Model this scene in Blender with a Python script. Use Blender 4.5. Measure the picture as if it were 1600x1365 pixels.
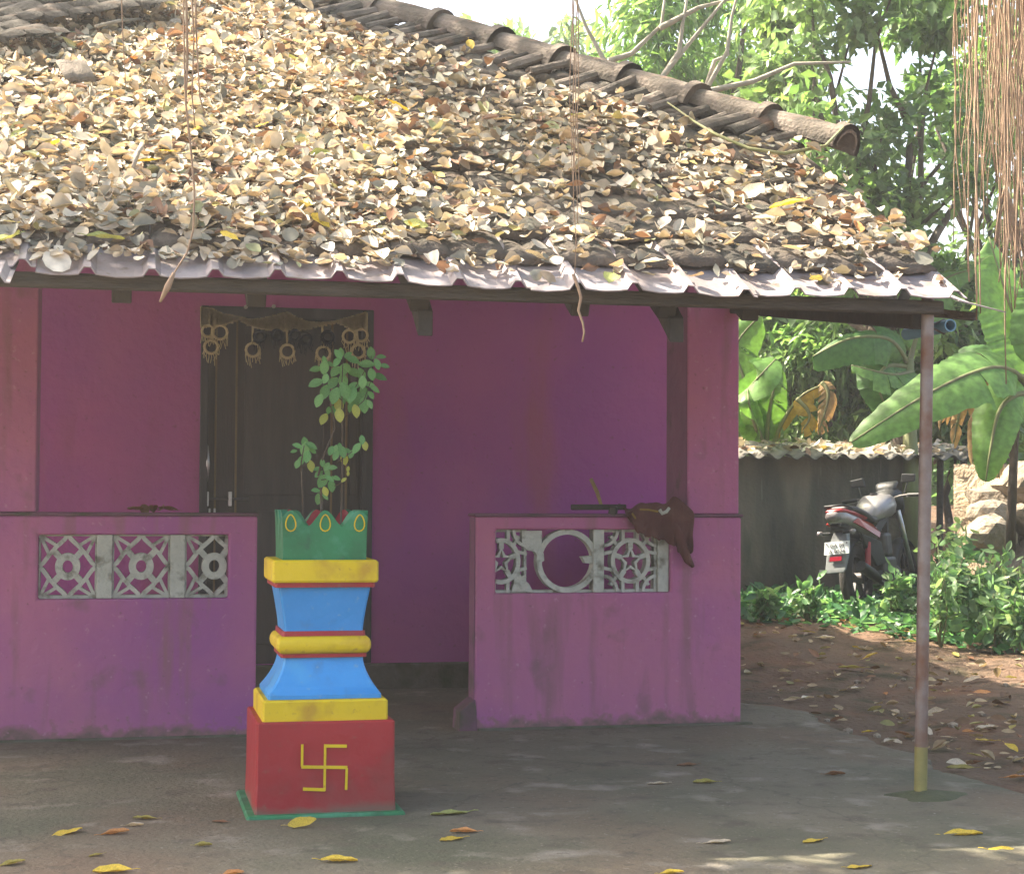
import bpy, bmesh, math, random
import numpy as np
from mathutils import Vector, Matrix

# ------------------------------------------------------------------ scene, camera, light
for o in list(bpy.data.objects): bpy.data.objects.remove(o)
scn = bpy.context.scene
COL = scn.collection
rng = np.random.default_rng(7); random.seed(7)

FPX, TH, PI_, RO = 2718.0, .2201, .0314, .0055
CAM = np.array([-3.2507, -8.9007, 1.25])
FW = np.array([math.sin(TH)*math.cos(PI_), math.cos(TH)*math.cos(PI_), math.sin(PI_)])
R0 = np.array([math.cos(TH), -math.sin(TH), 0.]); U0 = np.cross(R0, FW)
RT = R0*math.cos(RO)+U0*math.sin(RO); UP = -R0*math.sin(RO)+U0*math.cos(RO)
cd = bpy.data.cameras.new('camera'); cam = bpy.data.objects.new('camera', cd); COL.objects.link(cam)
cd.sensor_width = 36; cd.lens = FPX/1600*36; cd.clip_end = 500; cd.clip_start = .05
M = Matrix.Identity(4)
for i in range(3):
    M[i][0], M[i][1], M[i][2], M[i][3] = RT[i], UP[i], -FW[i], CAM[i]
cam.matrix_world = M
scn.camera = cam

SUN = np.array([-.50, .35, .80]); SUN /= np.linalg.norm(SUN)
w = bpy.data.worlds.new('World'); scn.world = w; w.use_nodes = True
nt = w.node_tree; bg = nt.nodes['Background']
sk = nt.nodes.new('ShaderNodeTexSky'); sk.sky_type = 'NISHITA'; sk.sun_disc = False
sk.sun_elevation = math.asin(SUN[2]); sk.sun_rotation = math.atan2(SUN[0], SUN[1])
sk.air_density = 1.0; sk.dust_density = 5.0; sk.ozone_density = .6
nt.links.new(sk.outputs[0], bg.inputs[0]); bg.inputs[1].default_value = .15
sl = bpy.data.lights.new('sun', 'SUN'); so = bpy.data.objects.new('sun', sl); COL.objects.link(so)
sl.energy = 5.0; sl.angle = math.radians(.55); sl.color = (1, .93, .82)
so.rotation_euler = Vector(-SUN).to_track_quat('-Z', 'Y').to_euler()
so.location = (-6, 6, 14)
scn.view_settings.view_transform = 'Standard'; scn.view_settings.look = 'None'
scn.view_settings.gamma = 1; scn.view_settings.exposure = 2.1
scn.view_settings.use_white_balance = True; scn.view_settings.white_balance_temperature = 7000; scn.view_settings.white_balance_tint = 10
scn.render.engine = 'CYCLES'

# ------------------------------------------------------------------ pixels to places
def ray(x, y): return FW+RT*(x-800)/FPX-UP*(y-682.5)/FPX
def on(x, y, n, d):
    v = ray(x, y); n = np.array(n, float); return CAM+v*((d-n@CAM)/(n@v))
def onZ(x, y, z=0.): return on(x, y, (0, 0, 1), z)
def onY(x, y, yy=0.): return on(x, y, (0, 1, 0), yy)
def atD(x, y, D): return CAM+ray(x, y)*D
def proj(q):
    d = np.array(q, float)-CAM; return 800+FPX*(d@RT)/(d@FW), 682.5-FPX*(d@UP)/(d@FW)

# ------------------------------------------------------------------ materials
def nodes_of(m):
    m.use_nodes = True; t = m.node_tree; return t, t.nodes['Principled BSDF']
def pmat(name, c1, c2, scale=4., rough=.7, bump=.15, bscale=None, detail=8., metal=0., spec=.4, stain=None, rand=0., stretch=None, dist=.02, coat=0., crack=None):
    """noise-mixed colour + noise bump; stain=(colour, scale, threshold, [zlow,zhigh])"""
    m = bpy.data.materials.new(name); t, b = nodes_of(m); N = t.nodes; L = t.links
    tc = N.new('ShaderNodeTexCoord'); vec = tc.outputs['Object']
    if stretch:
        mp = N.new('ShaderNodeMapping'); mp.inputs['Scale'].default_value = stretch; L.new(vec, mp.inputs[0]); vec = mp.outputs[0]
    n1 = N.new('ShaderNodeTexNoise'); n1.inputs['Scale'].default_value = scale; n1.inputs['Detail'].default_value = detail
    n1.inputs['Roughness'].default_value = .62
    L.new(vec, n1.inputs[0])
    cr = N.new('ShaderNodeValToRGB'); cr.color_ramp.elements[0].position = .32; cr.color_ramp.elements[1].position = .68
    cr.color_ramp.elements[0].color = (*c1, 1); cr.color_ramp.elements[1].color = (*c2, 1)
    L.new(n1.outputs[0], cr.inputs[0]); col = cr.outputs[0]
    if rand:
        oi = N.new('ShaderNodeObjectInfo'); hs = N.new('ShaderNodeHueSaturation')
        mr = N.new('ShaderNodeMapRange'); mr.inputs[3].default_value = 1-rand; mr.inputs[4].default_value = 1+rand
        L.new(oi.outputs['Random'], mr.inputs[0]); L.new(mr.outputs[0], hs.inputs['Value']); L.new(col, hs.inputs['Color']); col = hs.outputs[0]
    for s in (stain or []):
        sc, ss, thr = s[0], s[1], s[2]
        n3 = N.new('ShaderNodeTexNoise'); n3.inputs['Scale'].default_value = ss; n3.inputs['Detail'].default_value = 6
        sv = tc.outputs['Object']
        if len(s) > 4:
            mp = N.new('ShaderNodeMapping'); mp.inputs['Scale'].default_value = s[4]; L.new(sv, mp.inputs[0]); sv = mp.outputs[0]
        L.new(sv, n3.inputs[0])
        r = N.new('ShaderNodeMapRange'); r.inputs[1].default_value = thr-.07; r.inputs[2].default_value = thr+.12
        L.new(n3.outputs[0], r.inputs[0]); fac = r.outputs[0]
        if len(s) > 3 and s[3]:
            z0, z1 = s[3]
            sx = N.new('ShaderNodeSeparateXYZ'); L.new(tc.outputs['Object'], sx.inputs[0])
            rz = N.new('ShaderNodeMapRange'); rz.inputs[1].default_value = z0; rz.inputs[2].default_value = z1
            rz.inputs[3].default_value = .42; rz.inputs[4].default_value = -.3; rz.clamp = True
            L.new(sx.outputs[2], rz.inputs[0])
            ad = N.new('ShaderNodeMath'); ad.operation = 'ADD'; L.new(n3.outputs[0], ad.inputs[0]); L.new(rz.outputs[0], ad.inputs[1])
            L.new(ad.outputs[0], r.inputs[0])
        mx = N.new('ShaderNodeMix'); mx.data_type = 'RGBA'
        L.new(fac, mx.inputs[0]); L.new(col, mx.inputs[6]); mx.inputs[7].default_value = (*sc, 1); col = mx.outputs[2]
    if crack:
        nz = N.new('ShaderNodeTexNoise'); nz.inputs['Scale'].default_value = 3.5; nz.inputs['Detail'].default_value = 5; L.new(tc.outputs['Object'], nz.inputs[0])
        va = N.new('ShaderNodeVectorMath'); va.operation = 'MULTIPLY_ADD'; va.inputs[1].default_value = (.45, .45, .45); L.new(nz.outputs['Color'], va.inputs[0]); L.new(tc.outputs['Object'], va.inputs[2])
        vo = N.new('ShaderNodeTexVoronoi'); vo.feature = 'DISTANCE_TO_EDGE'; vo.inputs['Scale'].default_value = crack[0]; L.new(va.outputs[0], vo.inputs['Vector'])
        rc = N.new('ShaderNodeMapRange'); rc.inputs[1].default_value = crack[1]*.3; rc.inputs[2].default_value = crack[1]; rc.inputs[3].default_value = .28; rc.inputs[4].default_value = 0.
        L.new(vo.outputs['Distance'], rc.inputs[0]); mx = N.new('ShaderNodeMix'); mx.data_type = 'RGBA'
        L.new(rc.outputs[0], mx.inputs[0]); L.new(col, mx.inputs[6]); mx.inputs[7].default_value = (*crack[2], 1); col = mx.outputs[2]
    L.new(col, b.inputs['Base Color'])
    b.inputs['Roughness'].default_value = rough; b.inputs['Metallic'].default_value = metal
    b.inputs['Specular IOR Level'].default_value = spec
    if coat: b.inputs['Coat Weight'].default_value = coat; b.inputs['Coat Roughness'].default_value = .25
    if bump:
        n2 = N.new('ShaderNodeTexNoise'); n2.inputs['Scale'].default_value = bscale or scale*6; n2.inputs['Detail'].default_value = 6
        L.new(vec, n2.inputs[0])
        bp = N.new('ShaderNodeBump'); bp.inputs['Strength'].default_value = bump; bp.inputs['Distance'].default_value = dist
        L.new(n2.outputs[0], bp.inputs['Height']); L.new(bp.outputs[0], b.inputs['Normal'])
    return m
def leafmat(name, trans=.35, rough=.55, spec=.35, rand=.12, base=None, tint=(1.15, 1.25, .6)):
    m = bpy.data.materials.new(name); t, b = nodes_of(m); N = t.nodes; L = t.links
    if base is None:
        a = N.new('ShaderNodeVertexColor'); a.layer_name = 'lc'; col = a.outputs[0]
    else:
        a = N.new('ShaderNodeRGB'); a.outputs[0].default_value = (*base, 1); col = a.outputs[0]
    oi = N.new('ShaderNodeObjectInfo'); tc = N.new('ShaderNodeTexCoord')
    hs = N.new('ShaderNodeHueSaturation'); mr = N.new('ShaderNodeMapRange')
    mr.inputs[3].default_value = 1-rand; mr.inputs[4].default_value = 1+rand
    L.new(oi.outputs['Random'], mr.inputs[0]); L.new(mr.outputs[0], hs.inputs['Value']); L.new(col, hs.inputs['Color'])
    n = N.new('ShaderNodeTexNoise'); n.inputs['Scale'].default_value = 22; L.new(tc.outputs['Object'], n.inputs[0])
    mr2 = N.new('ShaderNodeMapRange'); mr2.inputs[1].default_value = .3; mr2.inputs[2].default_value = .7; mr2.inputs[3].default_value = .75; mr2.inputs[4].default_value = 1.2
    L.new(n.outputs[0], mr2.inputs[0])
    mu = N.new('ShaderNodeVectorMath'); mu.operation = 'SCALE'; L.new(hs.outputs[0], mu.inputs[0]); L.new(mr2.outputs[0], mu.inputs['Scale'])
    L.new(mu.outputs[0], b.inputs['Base Color']); b.inputs['Roughness'].default_value = rough; b.inputs['Specular IOR Level'].default_value = spec
    tr = N.new('ShaderNodeBsdfTranslucent'); ml = N.new('ShaderNodeVectorMath'); ml.operation = 'MULTIPLY'; ml.inputs[1].default_value = tint
    L.new(mu.outputs[0], ml.inputs[0]); L.new(ml.outputs[0], tr.inputs[0])
    mx = N.new('ShaderNodeMixShader'); mx.inputs[0].default_value = trans
    L.new(b.outputs[0], mx.inputs[1]); L.new(tr.outputs[0], mx.inputs[2]); L.new(mx.outputs[0], N['Material Output'].inputs[0])
    return m

GRIME = (.07, .065, .045)
MT = dict(
    pink=pmat('pink_plaster', (.44, .145, .235), (.39, .122, .262), 1.6, .85, .4, 16, stain=[((.33, .095, .275), .9, .54), ((.29, .12, .17), 3.0, .59, None, (3, 3, .35)), ((.17, .105, .10), 6., .66, (.0, .15)), ((.22, .11, .14), 5., .66), ((.25, .125, .14), 22., .72, (-.05, .26)), ((.50, .24, .33), 30., .70), ((.18, .09, .11), 42., .71)], spec=.2),
    inner=pmat('purple_plaster', (.41, .10, .25), (.36, .085, .275), 1.1, .85, .4, 16, stain=[((.31, .068, .27), .7, .52), ((.34, .088, .19), 1.4, .58, None, (2, 2, .5)), ((.2, .07, .12), 24., .70)], spec=.2),
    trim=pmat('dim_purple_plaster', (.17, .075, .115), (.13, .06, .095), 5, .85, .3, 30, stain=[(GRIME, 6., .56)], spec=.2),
    shadeside=pmat('shade_purple_plaster', (.21, .085, .15), (.17, .07, .13), 3, .85, .4, 16, stain=[(GRIME, 5., .64)], spec=.2),  # purple plaster darkened to carry the shade of left-facing sides
    cement=pmat('old_cement', (.13, .12, .095), (.08, .075, .055), 6, .92, .5, 40, stain=[((.05, .06, .03), 5, .55)], spec=.2),
    door=pmat('door_wood', (.075, .068, .058), (.052, .05, .046), 3, .55, .2, 20, stretch=(6, 6, .6), spec=.35),
    frame=pmat('door_frame', (.045, .045, .045), (.03, .03, .032), 4, .55, .2, 25, stretch=(6, 6, .6)),
    gold=pmat('gold_line', (.20, .14, .06), (.14, .10, .05), 8, .5, .1),
    steel=pmat('bright_steel', (.6, .6, .58), (.45, .45, .44), 12, .35, .05, metal=.8),
    dsteel=pmat('dull_steel', (.13, .12, .11), (.07, .065, .06), 14, .5, .1, metal=.5),
    wood=pmat('weathered_timber', (.085, .072, .058), (.045, .038, .03), 5, .9, .6, 18, stretch=(1, 8, 8)),
    wood2=pmat('dark_timber', (.05, .042, .035), (.028, .024, .02), 5, .9, .5, 18),
    sheet=pmat('pale_sheet', (.34, .30, .31), (.26, .225, .235), 5, .55, .12, 30, stain=[((.2, .15, .12), 7, .62), ((.25, .20, .19), 2.5, .55), ((.14, .09, .06), 22, .66)], spec=.4),
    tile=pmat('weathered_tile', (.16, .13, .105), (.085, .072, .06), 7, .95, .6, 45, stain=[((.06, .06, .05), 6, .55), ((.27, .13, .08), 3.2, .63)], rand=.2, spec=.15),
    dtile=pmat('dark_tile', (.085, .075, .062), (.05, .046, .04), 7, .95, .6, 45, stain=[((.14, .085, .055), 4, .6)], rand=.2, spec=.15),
    rtile=pmat('ridge_tile', (.22, .185, .155), (.13, .11, .09), 6, .95, .55, 50, stain=[((.065, .06, .05), 5, .56), ((.27, .15, .10), 4, .66)], rand=.15, spec=.15),
    jali=pmat('white_jali', (.52, .53, .47), (.40, .41, .36), 14, .85, .35, 60, stain=[((.17, .165, .13), 16, .60)], spec=.2),
    red=pmat('red_paint', (.33, .016, .022), (.27, .013, .019), 3, .48, .45, 9, stain=[((.24, .03, .03), 6, .60), ((.2, .07, .05), 30, .70), ((.17, .08, .06), 5, .62, (.0, .12))], spec=.35),
    yellow=pmat('yellow_paint', (.68, .48, .010), (.58, .41, .010), 4, .5, .45, 9, stain=[((.46, .28, .02), 8, .60), ((.32, .16, .03), 34, .70)], spec=.35),
    blue=pmat('blue_paint', (.035, .28, .64), (.028, .225, .54), 2.2, .45, .45, 9, stain=[((.06, .33, .62), 5, .60), ((.05, .18, .38), 9, .66), ((.16, .33, .5), 36, .71)], spec=.35),
    green=pmat('green_paint', (.014, .19, .075), (.011, .12, .048), 5, .5, .45, 10, stain=[((.06, .25, .15), 9, .60), ((.02, .09, .05), 14, .64)], spec=.35),
    soilpot=pmat('pot_soil', (.06, .04, .028), (.03, .02, .014), 20, .95, .8, 60),
    concrete=pmat('apron_concrete', (.172, .150, .112), (.125, .115, .082), 1.7, .93, .5, 46, stain=[((.095, .097, .066), 1.1, .52), ((.155, .115, .082), .8, .53), ((.27, .24, .20), 3.7, .64), ((.10, .085, .065), 5.5, .62), ((.08, .075, .055), 26, .66), ((.32, .29, .25), 55, .71), ((.06, .055, .045), 80, .70)], spec=.15, crack=(.45, .006, (.05, .047, .037))),
    soil=pmat('bare_soil', (.165, .112, .078), (.105, .074, .052), 2.2, .97, .9, 26, stain=[((.17, .095, .06), 1.2, .56), ((.05, .05, .028), 3, .60)], spec=.1, dist=.05),
    stainwall=pmat('stained_wall', (.21, .18, .13), (.15, .13, .095), 1.5, .95, .5, 30, stain=[((.075, .078, .06), 1.5, .52, None, (1.6, 1.6, .4)), ((.11, .115, .08), 3., .60, None, (2.5, 2.5, .5)), ((.30, .28, .23), 6, .70, None, (5, 5, .3))], spec=.15),
    pole=pmat('rusty_pole', (.26, .225, .21), (.17, .12, .10), 8, .5, .2, 40, metal=.35, stain=[((.16, .075, .045), 6, .56)]),
    poley=pmat('yellowed_pole', (.26, .22, .07), (.17, .15, .05), 10, .6, .2, 40),
    moss=pmat('mossy_concrete', (.09, .095, .045), (.055, .06, .03), 9, .95, .8, 40),
    bpipe=pmat('blue_pipe', (.16, .32, .42), (.12, .25, .34), 6, .5, .05),
    black=pmat('black_hollow', (.008, .008, .008), (.012, .012, .012), 6, .9, 0),
    bark=pmat('bark', (.115, .085, .06), (.05, .038, .028), 7, .95, .9, 24, stretch=(1, 1, .3), stain=[((.17, .15, .12), 5, .60)], dist=.04),
    palebark=pmat('pale_bark', (.42, .37, .30), (.28, .24, .19), 9, .9, .4, 30),
    root=pmat('aerial_root', (.36, .25, .17), (.22, .145, .095), 14, .9, .3, 50),
    bananastem=pmat('banana_stem', (.18, .21, .075), (.11, .10, .05), 5, .7, .3, 18, stretch=(1, 1, .2)),
    bank=pmat('pale_bank', (.38, .30, .21), (.24, .175, .115), 3, .97, .9, 18, dist=.08, spec=.1),
    cloth=pmat('brown_cloth', (.125, .05, .045), (.085, .035, .033), 7, .95, .5, 130, stain=[((.16, .075, .06), 6, .6)], spec=.1),
    clothy=pmat('mustard_edge', (.26, .17, .03), (.2, .12, .03), 20, .95, .3),
    yarn=pmat('tan_yarn', (.62, .54, .32), (.46, .40, .22), 40, .95, .5, 160, spec=.1),
    darkyarn=pmat('dark_yarn', (.022, .024, .032), (.013, .015, .02), 40, .95, .4, 160, spec=.1),
    tyre=pmat('tyre_rubber', (.045, .04, .035), (.025, .023, .021), 8, .9, .4, 60),
    plastic=pmat('grey_plastic', (.20, .215, .21), (.15, .165, .165), 5, .55, .1, 40),
    dplastic=pmat('black_plastic', (.018, .02, .02), (.012, .013, .013), 5, .5, .1, 40),
    bikered=pmat('red_bodywork', (.38, .02, .022), (.28, .015, .02), 5, .35, .03, coat=.4),
    silver=pmat('silver_bodywork', (.30, .29, .29), (.22, .21, .21), 5, .35, .03, metal=.3, coat=.3),
    lens=pmat('grey_lens', (.22, .2, .2), (.16, .14, .14), 6, .2, 0, spec=.6),
    reflector=pmat('red_reflector', (.35, .015, .03), (.28, .012, .025), 30, .25, .1),
    plate=pmat('number_plate', (.72, .76, .74), (.6, .65, .63), 6, .5, .05),
    ink=pmat('plate_ink', (.02, .02, .02), (.03, .03, .03), 6, .6, 0),
    asbestos=pmat('asbestos_sheet', (.20, .19, .17), (.13, .12, .10), 5, .95, .5, 30, stain=[((.06, .06, .05), 4, .56)]),
    stone=pmat('bank_stone', (.30, .25, .19), (.2, .165, .12), 4, .95, .8, 20, dist=.05, rand=.15),
    stick=pmat('dry_stick', (.30, .21, .09), (.2, .13, .06), 20, .9, .3),
    vine=pmat('green_vine', (.21, .24, .09), (.27, .25, .13), 12, .7, .2),
)
ML = leafmat('foliage', .5, .4, .5, tint=(1.15, 1.2, .75))
MLIT = leafmat('dry_litter', .22, .7, .2, tint=(1.1, .9, .6))
MTUL = [leafmat('tulsi_leaf_%d' % i, .3, .5, .3, .14, c) for i, c in enumerate([(.12, .29, .10), (.16, .34, .12), (.36, .38, .08)])]

# ------------------------------------------------------------------ builders
BASE = {}
def link(o, parent=None, local=False):
    COL.objects.link(o)
    if parent is not None:
        o.parent = parent
        if not local and parent.name in BASE:
            o.matrix_parent_inverse = Matrix.Translation(-BASE[parent.name])
    return o
def thing(name, label, cat, loc=(0, 0, 0), group=None, local=False):
    o = bpy.data.objects.new(name, None); COL.objects.link(o); o.location = loc
    o.empty_display_size = .1
    tag(o, label, cat, group)
    if not local: BASE[o.name] = Vector(loc)
    return o
def tag(o, label=None, cat=None, group=None, kind=None):
    for k, v in (('label', label), ('category', cat), ('group', group), ('kind', kind)):
        if v: o[k] = v
    return o
class MB:
    def __init__(s): s.v = []; s.f = []
    def add(s, v, f):
        n = len(s.v); s.v += [tuple(map(float, p)) for p in v]; s.f += [tuple(i+n for i in q) for q in f]; return s
    def box(s, a, b):
        (x0, y0, z0), (x1, y1, z1) = a, b
        return s.add([(x0, y0, z0), (x1, y0, z0), (x1, y1, z0), (x0, y1, z0), (x0, y0, z1), (x1, y0, z1), (x1, y1, z1), (x0, y1, z1)],
                     [(0, 3, 2, 1), (4, 5, 6, 7), (0, 1, 5, 4), (1, 2, 6, 5), (2, 3, 7, 6), (3, 0, 4, 7)])
    def bar(s, p, q, wd, ht, up=(0, 0, 1), ends=True):
        p, q, up = Vector(p), Vector(q), Vector(up); d = (q-p).normalized(); a = d.cross(up).normalized()*wd/2; b = a.cross(d).normalized()*ht/2
        v = [p-a-b, p+a-b, p+a+b, p-a+b, q-a-b, q+a-b, q+a+b, q-a+b]
        return s.add(v, [(0, 1, 2, 3), (7, 6, 5, 4), (0, 4, 5, 1), (1, 5, 6, 2), (2, 6, 7, 3), (3, 7, 4, 0)])
    def tube(s, pts, r, n=8, cap=True, closed=False):
        pts = [Vector(p) for p in pts]; m = len(pts)
        rr = r if hasattr(r, '__len__') else [r]*m
        vs = []; ref = None
        for i, p in enumerate(pts):
            a = pts[i-1] if (i > 0 or closed) else pts[i]; b = pts[(i+1) % m] if (i < m-1 or closed) else pts[i]
            d = (b-a).normalized()
            if ref is None or abs(d.dot(ref)) > .98:
                ref = Vector((0, 0, 1)) if abs(d.z) < .9 else Vector((1, 0, 0))
            u = ref.cross(d).normalized(); v = d.cross(u).normalized()
            for k in range(n):
                t = 2*math.pi*k/n; vs.append(p+(u*math.cos(t)+v*math.sin(t))*rr[i])
            ref = v
        fs = []
        for i in range(m if closed else m-1):
            j = (i+1) % m
            for k in range(n):
                fs.append((i*n+k, i*n+(k+1) % n, j*n+(k+1) % n, j*n+k))
        if cap and not closed: fs += [tuple(range(n))[::-1], tuple((m-1)*n+k for k in range(n))]
        return s.add(vs, fs)
    def prism(s, poly, d):      # poly: 3-D points, d: offset vector
        n = len(poly); d = Vector(d); v = [Vector(p) for p in poly]; v += [p+d for p in v]
        return s.add(v, [tuple(range(n))[::-1], tuple(range(n, 2*n))]+[(i, (i+1) % n, n+(i+1) % n, n+i) for i in range(n)])
    def loft(s, rings, cap=True):
        n = len(rings[0]); v = [p for r in rings for p in r]
        f = [(i*n+k, i*n+(k+1) % n, (i+1)*n+(k+1) % n, (i+1)*n+k) for i in range(len(rings)-1) for k in range(n)]
        if cap: f += [tuple(range(n))[::-1], tuple((len(rings)-1)*n+k for k in range(n))]
        return s.add(v, f)
    def grid(s, P):             # P[i][j] points
        a, b = len(P), len(P[0])
        return s.add([p for r in P for p in r], [(i*b+j, i*b+j+1, (i+1)*b+j+1, (i+1)*b+j) for i in range(a-1) for j in range(b-1)])
    def mesh(s, name, mat, smooth=False):
        me = bpy.data.meshes.new(name); me.from_pydata(s.v, [], s.f)
        bm = bmesh.new(); bm.from_mesh(me); bmesh.ops.recalc_face_normals(bm, faces=bm.faces); bm.to_mesh(me); bm.free()
        me.materials.append(MT[mat] if isinstance(mat, str) else mat)
        if smooth:
            me.polygons.foreach_set('use_smooth', [True]*len(me.polygons))
        return me
    def build(s, name, mat, parent=None, smooth=False, bevel=0, solid=0, local=False, sharp=None):
        o = bpy.data.objects.new(name, s.mesh(name, mat, smooth)); link(o, parent, local)
        if solid:
            md = o.modifiers.new('solid', 'SOLIDIFY'); md.thickness = solid; md.offset = 0
        if bevel:
            md = o.modifiers.new('bevel', 'BEVEL'); md.width = bevel; md.segments = 2; md.limit_method = 'ANGLE'; md.angle_limit = math.radians(40)
        if smooth and sharp:
            o.data.set_sharp_from_angle(angle=math.radians(sharp))
        return o
def inst(name, me, parent=None, mw=None, local=False):
    o = bpy.data.objects.new(name, me); link(o, parent, local)
    if mw is not None: o.matrix_basis = mw
    return o
def fast(name, V, T, C, mat):
    me = bpy.data.meshes.new(name); V = np.asarray(V, np.float32); T = np.asarray(T, np.int32)
    me.vertices.add(len(V)); me.vertices.foreach_set('co', V.ravel())
    me.loops.add(T.size); me.loops.foreach_set('vertex_index', T.ravel())
    me.polygons.add(len(T)); me.polygons.foreach_set('loop_start', np.arange(len(T), dtype=np.int32)*3)
    me.update(calc_edges=True)
    if C is not None:
        a = me.color_attributes.new('lc', 'FLOAT_COLOR', 'POINT')
        a.data.foreach_set('color', np.concatenate([C, np.ones((len(C), 1))], 1).astype(np.float32).ravel())
    me.materials.append(mat); me.polygons.foreach_set('use_smooth', [True]*len(T))
    return me
KITE = (np.array([(0, 0, 0), (.42, .5, .07), (1, 0, -.10), (.42, -.5, .07)], float), np.array([(0, 3, 2), (0, 2, 1)]))
def leaf_template(us, wl, wr, tip=(1, 0, .02)):
    v = [(0, 0, 0)]; t = []
    for k, (u_, a, b) in enumerate(zip(us, wl, wr)): v += [(u_, a, .13*a), (u_, 0, -.05*math.sin(math.pi*u_)), (u_, -b, .13*b)]
    n = len(us); v.append(tip)
    t += [(0, 2, 1), (0, 3, 2)]
    for k in range(n-1):
        a = 1+3*k; t += [(a, a+1, a+4), (a, a+4, a+3), (a+1, a+2, a+5), (a+1, a+5, a+4)]
    a = 1+3*(n-1); e = len(v)-1; t += [(a, a+1, e), (a+1, a+2, e)]
    return np.array(v, float), np.array(t)
LEAF = leaf_template((.14, .38, .63, .86), (.28, .47, .44, .23), (.28, .47, .44, .23))
LEAFB = leaf_template((.10, .34, .62, .84), (.34, .62, .60, .36), (.32, .60, .62, .38), (.94, .03, .06))
LEAFC = leaf_template((.14, .36, .58, .80), (.26, .44, .18, .05), (.26, .46, .42, .22), (.93, -.14, .08))
def nrm(a): return a/(np.linalg.norm(a, axis=-1, keepdims=True)+1e-9)
def leaves(tmpl, pos, d, nn, size, wid, col, curl=None):
    tv, tt = tmpl; N = len(pos); d = nrm(d); y = nrm(np.cross(nn, d)); z = np.cross(d, y)
    t = np.repeat(tv[None], N, 0).copy()
    if curl is not None:
        t[:, :, 2] += curl[:, None]*(np.abs(t[:, :, 1])**1.5*1.5+.4*(t[:, :, 0]-.5)**2)
    V = pos[:, None]+size[:, None, None]*(t[:, :, :1]*d[:, None]+t[:, :, 1:2]*wid[:, None, None]*y[:, None]+t[:, :, 2:]*z[:, None])
    T = (tt[None]+(np.arange(N)*len(tv))[:, None, None]).reshape(-1, 3)
    return V.reshape(-1, 3), T, np.repeat(col, len(tv), 0)
def pick(cols, wts, n, var=.18):
    i = rng.choice(len(cols), n, p=np.array(wts)/sum(wts)); c = np.array(cols)[i]
    return np.clip(c*(1+rng.normal(0, var, (n, 1))), .004, .9)

# ------------------------------------------------------------------ ground
def hgt(x, y):
    """yard rises gently behind the house, bank beyond the boundary wall"""
    a = np.clip((y-.6)/4.6, 0, 1)*np.clip((x-.3)/1.2, 0, 1)
    h = .21*a*a*(3-2*a)
    b = np.clip((y-7.3)/4., 0, 1)
    h = h+.9*b*b*(3-2*b)
    c = np.exp(-((x-6.3)**2/2.0+(y-7.6)**2/1.6)); h = h+1.05*c
    return h
xs = np.unique(np.concatenate([np.linspace(-90, -8, 14), np.linspace(-8, -.4, 20), np.linspace(-.4, 8, 110), np.linspace(8, 90, 20)]))
ys = np.unique(np.concatenate([np.linspace(-60, -4.5, 12), np.linspace(-4.5, 9, 150), np.linspace(9, 120, 24)]))
gx, gy = np.meshgrid(xs, ys, indexing='ij')
def lump(x, y): return (np.sin(x*3.1+y*1.7)+np.sin(x*5.3-y*4.1+1)+np.sin(x*9.7+y*8.3+2)*.6+np.sin(-x*17+y*13)*.35)
gz = hgt(gx, gy)-.012+.012*lump(gx, gy)*np.clip((gx-.45)/.6, 0, 1)*np.clip((60-np.hypot(gx, gy))/50, 0, 1)
# a shallow hollow where the soil meets the concrete
gz -= .035*np.exp(-((gx-.75)/.25)**2)*np.exp(-((gy+.6)/1.1)**2)
mb = MB(); mb.grid(np.stack([gx, gy, gz], -1))
g = mb.build('ground', 'soil', None, smooth=True); tag(g, kind='structure', label='bare brown soil yard with scattered leaves', cat='ground')
def gh(x, y):
    return float(np.interp(0, [0], [0])+hgt(np.array(x), np.array(y))-.012+.012*lump(x, y)*np.clip((x-.45)/.6, 0, 1)-.035*np.exp(-((x-.75)/.25)**2)*np.exp(-((y+.6)/1.1)**2))
# concrete apron with a ragged right edge
edge = [(.05, 2.2), (.12, 1.3), (.50, .75), (.58, .45), (.50, .1), (.45, -.25), (.49, -.55), (.43, -.85), (.50, -1.2), (.36, -1.55), (.40, -1.9), (.44, -2.4), (.28, -2.8), (.33, -3.3), (.24, -3.9), (.3, -5), (.2, -12)]
ed = []
for (a, b) in zip(edge[:-1], edge[1:]):
    for k in range(6):
        t = k/6; ed.append((a[0]+(b[0]-a[0])*t+random.uniform(-.018, .018), a[1]+(b[1]-a[1])*t))
P = []
for i, (ex, ey) in enumerate(ed):
    row = [(-14., ey, .010), (-6., ey, .010), (-2, ey, .010), (-.6, ey, .010), (ex-.06, ey, .010), (ex, ey, .003), (ex+.02, ey, -.07)]
    P.append(row)
mb = MB(); mb.grid(P); ap = mb.build('pavement', 'concrete', None, smooth=False); tag(ap, kind='structure', label='worn grey concrete apron in front of the veranda', cat='pavement')

# ------------------------------------------------------------------ house
HP = 1.119; XW, XB, XA = -3.667, -2.580, -1.451; YB = 2.0
TS = math.tan(math.radians(28)); EY, EZ = -2.3, 2.081
def roofz(y): return EZ+TS*(y-EY)
SL = Vector((0, 1, TS)).normalized(); RN = Vector((0, -TS, 1)).normalized()
house = thing('veranda_house', 'purple-pink veranda house under a tiled roof strewn with dry leaves', 'house', (-2, 1.5, 0))

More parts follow.
